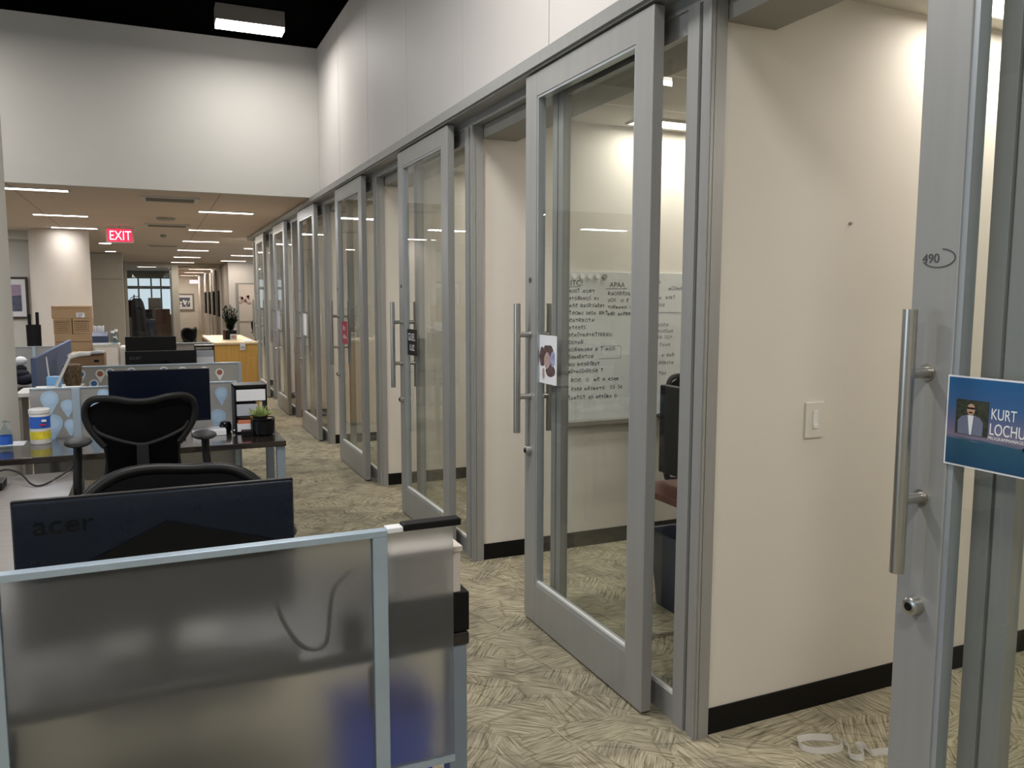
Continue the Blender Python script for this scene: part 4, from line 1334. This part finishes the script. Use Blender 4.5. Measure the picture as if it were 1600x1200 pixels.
o = B(0.40, 0.455, 1.95, 2.03, 0.7405, 0.80, bev=0.004).build('power_adapter', M['black'])
tag(o, 'small black adapter blurred behind the nearest partition', 'power adapter')
t = thing('keyboard', 'black keyboard on the nearest desk beyond the monitor', 'keyboard', (-0.05, 2.40, 0.74))
B(-0.25, 0.20, 2.32, 2.47, 0.7405, 0.758, bev=0.004).build('case', M['black'], t)
f = MB()
for r_ in range(5):
    for q in range(15):
        f.box(-0.24 + q * 0.029, -0.24 + q * 0.029 + 0.024, 2.33 + r_ * 0.027, 2.33 + r_ * 0.027 + 0.022, 0.758, 0.763)
kk = f.build('keys', M['chairframe'], t)
kk['kind'] = 'stuff'

# cables & power block on the low grey cabinet
o = B(-0.86, -0.705, 4.55, 4.70, 0.6605, 0.70, bev=0.005).build('power_block', M['black'])
tag(o, 'black power block on the light grey cabinet at the left edge', 'power block')
o = MB().tube(smooth_curve([(-0.77, 4.71, 0.69), (-0.74, 4.82, 0.715), (-0.66, 4.78, 0.70), (-0.58, 4.60, 0.668), (-0.52, 4.62, 0.667), (-0.44, 4.80, 0.69), (-0.42, 4.90, 0.70)], 5), 0.005, seg=8).build('power_cable', M['cable'])
tag(o, 'black cable sagging from the power block under the glossy desk', 'cable')
t = thing('wall_plug', 'small white plug box on the corner of the light grey cabinet', 'plug', (-0.37, 4.10, 0.66))
B(-0.395, -0.352, 4.06, 4.13, 0.6605, 0.69, bev=0.004).build('body', M['white'], t)
B(-0.385, -0.362, 4.055, 4.06, 0.667, 0.683).build('socket', M['vent'], t)

# left cluster beyond the pins ---------------------------------------------------------
t = thing('desk_lamp', 'white folding desk lamp leaning over the left desk', 'lamp', (-0.72, 6.7, 0.93))
B(-0.80, -0.655, 6.62, 6.82, 0.935, 0.955, bev=0.006).build('base', M['white'], t)
MB().tube([(-0.665, 6.70, 0.95), (-0.565, 6.72, 1.165)], 0.010, seg=10).build('arm', M['white'], t, smooth=True)
MB().tube([(-0.575, 6.72, 1.165), (-0.50, 6.73, 1.190), (-0.43, 6.74, 1.190)], [0.012, 0.018, 0.014], seg=10, flat=0.9).build('head', M['white'], t, smooth=True)
t = thing('desk_shelf', 'low white shelf carrying the lamp and the router', 'shelf', (-0.70, 6.75, 0.74))
B(-0.90, -0.52, 6.55, 6.95, 0.905, 0.934, bev=0.004).build('shelf_board', M['white'], t)
for x in (-0.88, -0.54):
    B(x - .012, x + .012, 6.58, 6.92, 0.0, 0.905).build('side_panel', M['vent'], t)
t = thing('router', 'pale blue router with one upright antenna', 'router', (-0.685, 6.87, 0.9345))
B(-0.735, -0.64, 6.83, 6.90, 0.9345, 1.02, bev=0.008).build('body', M['pin_sky'], t)
MB().cyl((-0.722, 6.88, 1.02), (-0.732, 6.88, 1.165), 0.006, 0.004, seg=8).build('antenna', M['white'], t)
o = MB().lathe([(0.05, 0.0), (0.065, 0.04), (0.068, 0.17), (0.06, 0.175)], (-0.60, 7.3, 0.90), 18).build('woven_basket', M['basket'], smooth=True)
tag(o, 'small brown woven basket between the router and the map pins', 'basket')
o = B(-0.70, -0.53, 7.2, 7.5, 0.0, 0.90).build('pedestal_cabinet', M['beige'])
tag(o, 'grey pedestal cabinet under the woven basket', 'cabinet')
t = thing('cardboard_box', 'low open cardboard box behind the map pin partition', 'box', (-0.555, 8.4, 0.74))
B(-0.695, -0.415, 8.25, 8.60, 0.95, 1.10).build('body', M['cardboard'], t)
MB().prism([(-0.72, 1.085), (-0.70, 1.10), (-0.46, 1.125), (-0.415, 1.12), (-0.415, 1.105), (-0.70, 1.09)], 'y', 8.20, 8.26).build('torn_flap', M['paper'], t)
B(-0.50, -0.46, 8.247, 8.25, 1.02, 1.04).build('handle_hole', M['black'], t)
o = B(-0.70, -0.41, 8.2, 8.62, 0.0, 0.949).build('pedestal_cabinet', M['beige'])
tag(o, 'grey pedestal cabinet under the low open cardboard box', 'cabinet')

# cardboard box stack
def carton(x0, x1, y0, y1, z0, z1, label, prints=(), white=None):
    t = thing('cardboard_box', label, 'box', ((x0 + x1) / 2, (y0 + y1) / 2, z0), group='cardboard boxes stacked before the round pillar')
    B(x0, x1, y0, y1, z0, z1, bev=0.004).build('body', M['cardboard'], t)
    f = MB()
    f.box(x0 + 0.01, x1 - 0.01, y0 - 0.002, y0, (z0 + z1) / 2 + 0.3 * (z1 - z0), (z0 + z1) / 2 + 0.32 * (z1 - z0))
    for (a, b, c_, d_) in prints:
        f.box(a, b, y0 - 0.002, y0, d_ - 0.004, d_).box(a, b, y0 - 0.002, y0, c_, c_ + 0.004).box(a, a + 0.004, y0 - 0.002, y0, c_, d_).box(b - 0.004, b, y0 - 0.002, y0, c_, d_)
        zz = c_ + 0.02
        while zz < d_ - 0.02:
            xx = a + 0.015
            while xx < b - 0.025:
                ww = random.uniform(0.008, 0.02)
                f.box(xx, xx + ww, y0 - 0.002, y0, zz, zz + 0.014)
                xx += ww + 0.007
            zz += 0.026
    f.build('print', M['cardboard_d'], t)
    if white:
        a, b, c_, d_ = white
        w_ = B(a, b, y0 - 0.003, y0, c_, d_).build('label_sticker', M['paper'], t)
        g_ = MB()
        for i in range(3):
            g_.box(a + 0.01, b - 0.015 - 0.01 * i, y0 - 0.004, y0 - 0.003, d_ - 0.02 - i * 0.018, d_ - 0.012 - i * 0.018)
        g_.build('sticker_print', M['ink'], w_)


carton(-1.19, -0.74, 12.0, 12.4, 1.335, 1.50, 'topmost cardboard box of the stack, with a white sticker', white=(-0.905, -0.81, 1.35, 1.41))
carton(-1.175, -0.965, 12.0, 12.4, 1.135, 1.333, 'left of the two middle cardboard boxes in the stack', [(-1.155, -0.985, 1.155, 1.31)])
carton(-0.955, -0.735, 12.0, 12.4, 1.135, 1.333, 'right of the two middle cardboard boxes in the stack', [(-0.935, -0.77, 1.165, 1.31)])
carton(-1.17, -0.735, 12.0, 12.45, 0.60, 1.133, 'large cardboard box under the two printed ones')
carton(-1.19, -0.715, 11.98, 12.48, 0.0, 0.598, 'lowest cardboard box of the stack, hidden by the desks')

# tube bin
t = thing('umbrella_bin', 'tall narrow black bin with dark tubes in front of the picture wall', 'bin', (-1.40, 12.0, 0))
MB().lathe([(0.075, 0.0), (0.085, 1.26), (0.078, 1.26), (0.068, 0.02)], (-1.40, 12.0, 0), 20).build('body', M['black'], t, smooth=True)
for i, (dx, h_) in enumerate(((-0.035, 1.40), (0.04, 1.42))):
    o = MB().cyl((-1.40 + dx, 12.0, 0.6), (-1.40 + dx * 1.2, 12.0, h_), 0.020, seg=12).build('cardboard_tube', M['black'])
    tag(o, '%s dark tube standing in the tall black bin' % ('left' if i == 0 else 'right'), 'tube', 'dark tubes in the black bin')

# grey cabinets with printer and jars
t = thing('filing_cabinet', 'grey filing cabinet carrying the navy printer', 'cabinet', (-0.55, 11.7, 0))
B(-0.70, -0.40, 11.5, 12.0, 0, 1.010, bev=0.003).build('body', M['beige'], t)
B(-0.68, -0.42, 11.488, 11.5, 0.52, 0.97).build('drawer', M['column'], t)
B(-0.68, -0.42, 11.488, 11.5, 0.05, 0.50).build('drawer', M['column'], t)
t = thing('filing_cabinet', 'second grey filing cabinet, right of the navy printer', 'cabinet', (-0.34, 11.7, 0))
B(-0.395, -0.285, 11.5, 12.0, 0, 0.975, bev=0.003).build('body', M['column'], t)
B(-0.385, -0.295, 11.49, 11.5, 0.05, 0.95).build('drawer', M['beige'], t)
t = thing('label_printer', 'navy printer with a pale base on the grey filing cabinet', 'printer', (-0.62, 11.65, 1.0105))
B(-0.705, -0.525, 11.52, 11.80, 1.0105, 1.035).build('base', M['pin_white'], t)
MB().prism([(11.52, 1.035), (11.52, 1.12), (11.60, 1.165), (11.80, 1.165), (11.80, 1.035)], 'x', -0.705, -0.525).build('housing', M['navy'], t)
t = thing('paper_roll_holder', 'white papers standing on top of the navy printer', 'papers', (-0.64, 11.7, 1.166))
f = MB()
for i in range(7):
    f.box(-0.695 + i * 0.018, -0.685 + i * 0.018, 11.64, 11.76, 1.166, 1.245 - 0.004 * (i % 3))
f.build('sheets', M['paper'], t)
for i, (x, y, r, h_) in enumerate(((-0.475, 11.60, 0.03, 0.17), (-0.435, 11.66, 0.028, 0.19), (-0.45, 11.56, 0.03, 0.10))):
    t = thing('glass_jar', 'clear glass jar beside the navy printer, %s of three' % ('left', 'tallest', 'front')[i], 'jar', (x, y, 1.0105), group='glass jars beside the navy printer')
    MB().lathe([(r, 0.001), (r, h_ * .75), (r * .6, h_ * .85)], (x, y, 1.0105), 16).build('body', M['clear'], t, smooth=True)
    MB().lathe([(r * .7, h_ * .85), (r * .7, h_)], (x, y, 1.0105), 16).build('lid', M['pin_white'], t, smooth=True)

# left side desk clutter
desk('workstation_desk', -1.75, -0.88, 8.95, 9.6, 0.74, 'left desk with a bag and a framed print on it', [(-1.7, 9.0), (-0.93, 9.0), (-1.7, 9.55), (-0.93, 9.55)])
f = MB()
for i in range(5):
    f.ball((-1.22 + random.uniform(-.05, .05), 9.2 + random.uniform(-.05, .05), 0.81 + i * 0.025), 0.09 - i * 0.010, (1.1, 1, 0.7), seg=12)
o = f.build('dark_bag', M['coat'], smooth=True)
tag(o, 'crumpled dark bag heaped on the left desk', 'bag')
o = MB().ball((-1.20, 9.20, 0.985), 0.05, (1.1, 1, 0.9), seg=10).build('crumpled_tissue', M['paper'], smooth=False)
tag(o, 'crumpled white paper on top of the dark bag', 'paper')
t = thing('desk_picture', 'small framed print leaning behind the frosted partition at left', 'picture', (-1.0, 9.3, 0.74))
B(-1.08, -0.93, 9.28, 9.30, 0.7405, 1.02).build('frame', M['vent'], t)
B(-1.065, -0.945, 9.277, 9.28, 0.76, 1.0).build('print', M['paper_grey'], t)


# pictures ---------------------------------------------------------------------------
t = thing('framed_picture', 'dark framed lilac landscape print on the wall left of the pillar', 'picture', (-2.05, 15.88, 1.27))
X0, X1, Z0, Z1 = -2.36, -1.90, 1.25, 1.955
B(X0, X1, 15.86, 15.90, Z0, Z1, bev=0.004).build('frame', M['brownframe'], t)
B(X0 + .035, X1 - .035, 15.853, 15.86, Z0 + .04, Z1 - .04).build('mat_board', M['paper'], t)
a_ = B(X0 + .09, X1 - .10, 15.847, 15.853, Z0 + .13, Z1 - .13).build('print', M['art_lilac'], t)
MB().prism([(X0 + .09, Z0 + .13), (X1 - .10, Z0 + .13), (X1 - .10, Z0 + .40), (X0 + .22, Z0 + .385), (X0 + .12, Z0 + .36), (X0 + .09, Z0 + .36)], 'y', 15.845, 15.847).build('printed_hills', M['art_dark'], a_)
t = thing('framed_picture', 'pewter framed black and white photo on the far corridor wall', 'picture', (1.45, 43.9, 1.0))
X0, X1, Z0, Z1 = 1.02, 1.98, 0.98, 1.84
B(X0, X1, 43.94, 44.0, Z0, Z1).build('frame', M['silverframe'], t)
B(X0 + .08, X1 - .08, 43.93, 43.94, Z0 + .08, Z1 - .08).build('mat_board', M['paper'], t)
a_ = B(X0 + .2, X1 - .2, 43.92, 43.93, Z0 + .2, Z1 - .2).build('print', M['art_dark'], t)
f = MB()
for i in range(9):
    cx_, cz_ = random.uniform(X0 + .27, X1 - .27), random.uniform(Z0 + .27, Z1 - .27)
    f.prism([(cx_ + random.uniform(.03, .09) * math.cos(k_ * PI / 4), cz_ + random.uniform(.03, .09) * math.sin(k_ * PI / 4)) for k_ in range(8)], 'y', 43.912, 43.92)
f.build('printed_petals', M['pin_white'], a_)
t = thing('framed_picture', 'pale flower print seen through the doorway in the far right wall', 'picture', (2.85, 28.2, 1.0))
B(2.62, 3.4, 28.26, 28.30, 0.85, 1.95).build('frame', M['column'], t)
f = MB()
for i in range(16):
    cx_, cz_ = 2.85 + random.uniform(-.2, .3), 1.55 + random.uniform(-.15, .15)
    f.prism([(cx_ + .04 * math.cos(k_ * PI / 3), cz_ + .05 * math.sin(k_ * PI / 3)) for k_ in range(6)], 'y', 28.252, 28.26)
f.build('printed_flowers', M['sketch_l'], t)

# maple cabinet and the plant ---------------------------------------------------------
t = thing('maple_cabinet', 'tall yellow maple storage cabinet beside the glass doors', 'cabinet', (0.88, 11.0, 0))
B(0.64, 1.135, 10.0, 12.1, 0.04, 1.06, bev=0.003).build('body', M['maple'], t)
B(0.632, 1.142, 9.99, 12.12, 1.06, 1.085, bev=0.003).build('top', M['maple_top'], t)
B(0.627, 0.640, 10.01, 12.1, 0.04, 1.06).build('side_panel', M['darkwood'], t)
B(1.02, 1.125, 9.990, 10.0, 0.06, 0.90).build('door', M['maple'], t)
B(0.66, 1.10, 10.03, 12.05, 0, 0.04).build('plinth', M['black'], t)
t = thing('paper_tag', 'white tag taped to the front of the maple cabinet', 'tag', (0.965, 9.985, 1.0))
B(0.935, 0.992, 9.984, 9.989, 0.995, 1.075).build('sheet', M['paper'], t)
B(0.945, 0.982, 9.982, 9.984, 1.01, 1.04).build('print', M['paper_grey'], t)
t = thing('potted_plant', 'spiky dark green plant in a black pot on the maple cabinet', 'plant', (0.90, 10.8, 1.085))
B(0.84, 0.97, 10.73, 10.87, 1.0855, 1.20, bev=0.004).build('pot', M['black'], t)
B(0.81, 0.838, 10.74, 10.86, 1.0855, 1.21, bev=0.004).build('cachepot', M['darkwood'], t)
st = MB()
lf = MB()
for i in range(24):
    a = random.uniform(0, 2 * PI)
    L_ = random.uniform(0.14, 0.33)
    lean = random.uniform(0.0, 0.16) + 0.55 * (0.34 - L_) / 0.2
    base = Vector((0.90, 10.80, 1.19))
    tip = base + Vector((math.cos(a) * lean * L_, math.sin(a) * lean * L_, L_))
    st.tube([base, (base + tip) / 2 + Vector((0, 0, 0.01)), tip], [0.005, 0.004, 0.002], seg=5)
    for j in range(34):
        f_ = (j + 1) / 34
        p = base.lerp(tip, f_)
        b_ = random.uniform(0, 2 * PI)
        l2 = random.uniform(0.04, 0.095) * (1.15 - 0.6 * f_)
        d_ = Vector((math.cos(b_), math.sin(b_), random.uniform(0.2, 1.0))).normalized()
        sd = d_.cross(Vector((0, 0, 1))).normalized() * 0.0085
        m_ = p + d_ * l2 * 0.5
        e_ = p + d_ * l2
        v = [lf.bm.verts.new(q) for q in (p, m_ + sd, e_, m_ - sd)]
        lf.bm.faces.new(v)
bmesh.ops.solidify(lf.bm, geom=list(lf.bm.faces), thickness=0.0012)
st.build('stems', M['soil'], t)
lf.build('foliage', M['leaf'], t)
t = thing('plant_card', 'small white card leaning on the black plant pot', 'card', (0.93, 10.66, 1.0855))
B(0.885, 0.965, 10.66, 10.664, 1.0855, 1.155).build('sheet', M['paper'], t)
B(0.895, 0.955, 10.658, 10.66, 1.10, 1.14).build('print', M['sketch_l'], t)
o = B(1.0, 1.11, 10.15, 10.45, 1.0855, 1.092).build('loose_papers', M['paper'])
tag(o, 'cream papers lying on the maple cabinet top', 'paper')

# paper tray on the pin desk
t = thing('paper_tray', 'dark framed paper tray holding white sheets behind the map pins', 'paper tray', (0.44, 8.1, 0.74))
B(0.352, 0.357, 8.0, 8.25, 0.741, 1.165).build('side_panel', M['black'], t)
B(0.517, 0.522, 8.0, 8.25, 0.741, 1.165).build('side_panel', M['darkwood'], t)
B(0.357, 0.517, 8.0, 8.25, 1.150, 1.165).build('top_panel', M['black'], t)
B(0.357, 0.517, 8.0, 8.25, 0.960, 0.970).build('shelf', M['black'], t)
o = B(0.362, 0.512, 7.99, 8.23, 0.9705, 1.06, bev=0.002).build('paper_stack', M['paper'])
tag(o, 'lower stack of white sheets in the dark paper tray', 'paper')
o = B(0.362, 0.512, 7.99, 8.23, 1.0605, 1.12, bev=0.002).build('paper_stack', M['paper_grey'])
tag(o, 'upper bundle of grey sheets in the dark paper tray', 'paper')

# hanging boards along the far corridor wall
for i, y in enumerate((28.6, 30.8, 33.0, 35.5)):
    t = thing('glass_wall_panel', '%s bright wall panel along the far corridor' % ('nearest', 'second', 'third', 'farthest')[i], 'wall panel', (2.14, y, 0), group='bright panels along the far corridor wall')
    B(2.11, 2.155, y, y + 1.1, 0.02, 2.6).build('panel', M['column'], t)
    B(2.09, 2.11, y, y + 0.06, 0.02, 2.6).build('mullion', M['white'], t)
    o = B(2.03, 2.085, y + 0.1, y + 0.75, 1.0, 1.85, bev=0.004).build('hanging_board', M['black'])
    tag(o, '%s black board hung along the far corridor wall' % ('nearest', 'second', 'third', 'farthest')[i], 'board', 'black boards along the far corridor wall')

# far glass office contents
t = thing('hanging_coat', 'dark navy coat hanging on the left beyond the far glass', 'coat', (-0.45, 28.4, 0.5))


def coat(i, j):
    z = 0.05 + j * 1.55
    wv = 0.30 - 0.13 * j - 0.05 * max(0, j - .9) * 10
    x = -0.42 + (i * 2 - 1) * wv + 0.12 * (1 - j)
    return Vector((x, 28.4 + 0.05 * math.sin(i * 14) * (1 - j * .6), z))


MB().grid(coat, 24, 12, 0.10, (0, 1, 0)).build('body', M['coat'], t, smooth=True)
MB().cyl((-0.42, 28.47, 1.585), (-0.42, 28.47, 1.66), 0.006, seg=6).build('hanger', M['steel'], t)
t = thing('coat_stand', 'thin coat stand behind the far glass carrying the dark coat', 'coat stand', (-0.5, 28.62, 0))
MB().cyl((-0.5, 28.62, 0.02), (-0.5, 28.62, 1.72), 0.018, seg=10).build('pole', M['black'], t)
MB().tube([(-0.38, 28.45, 1.67), (-0.42, 28.5, 1.655), (-0.5, 28.62, 1.67), (-0.60, 28.68, 1.60), (-0.63, 28.70, 1.56)], 0.012, seg=8).build('hook_arm', M['black'], t)
MB().lathe([(0.18, 0.0), (0.17, 0.025)], (-0.5, 28.62, 0), 20).build('base', M['black'], t)
o = MB().grid(lambda i, j: Vector((-0.62 + (i * 2 - 1) * 0.10, 28.7 + 0.03 * math.sin(i * 11), 1.0 + j * 0.55)), 12, 6, 0.08, (0, 1, 0)).build('maroon_garment', M['maroon'], smooth=True)
tag(o, 'maroon garment hanging behind the dark coat', 'garment')
t = thing('wood_cabinet', 'red brown wooden cabinet beyond the far glass', 'cabinet', (0.34, 29, 0))
B(0.10, 0.55, 28.9, 29.5, 0, 1.25, bev=0.01).build('body', M['darkwood'], t)
B(0.29, 0.55, 28.88, 28.9, 0.1, 1.0).build('door', M['darkwood'], t)
t = thing('workstation_desk', 'dark desk beyond the far glass', 'desk', (-0.05, 29.2, 0))
B(-0.30, 0.09, 28.9, 29.6, 0.86, 0.90).build('desktop', M['navy'], t)
B(-0.28, 0.07, 28.92, 28.95, 0.0, 0.86).build('modesty_panel', M['navy'], t)
t = thing('computer_monitor', 'small black monitor beyond the far glass', 'monitor', (-0.1, 29.2, 0.9))
B(-0.20, 0.02, 29.2, 29.23, 0.96, 1.24).build('screen_panel', M['black'], t)
B(-0.11, -0.07, 29.19, 29.25, 0.90, 0.96).build('stand', M['black'], t)
t = thing('wall_partition_panel', 'pale screen standing beyond the small black monitor', 'screen', (0.15, 30.5, 0))
B(-0.10, 0.30, 30.5, 30.55, 0, 1.62, bev=0.02).build('panel', M['beige'], t)
B(-0.12, 0.32, 30.45, 30.60, 0, 0.05).build('foot', M['beige'], t)
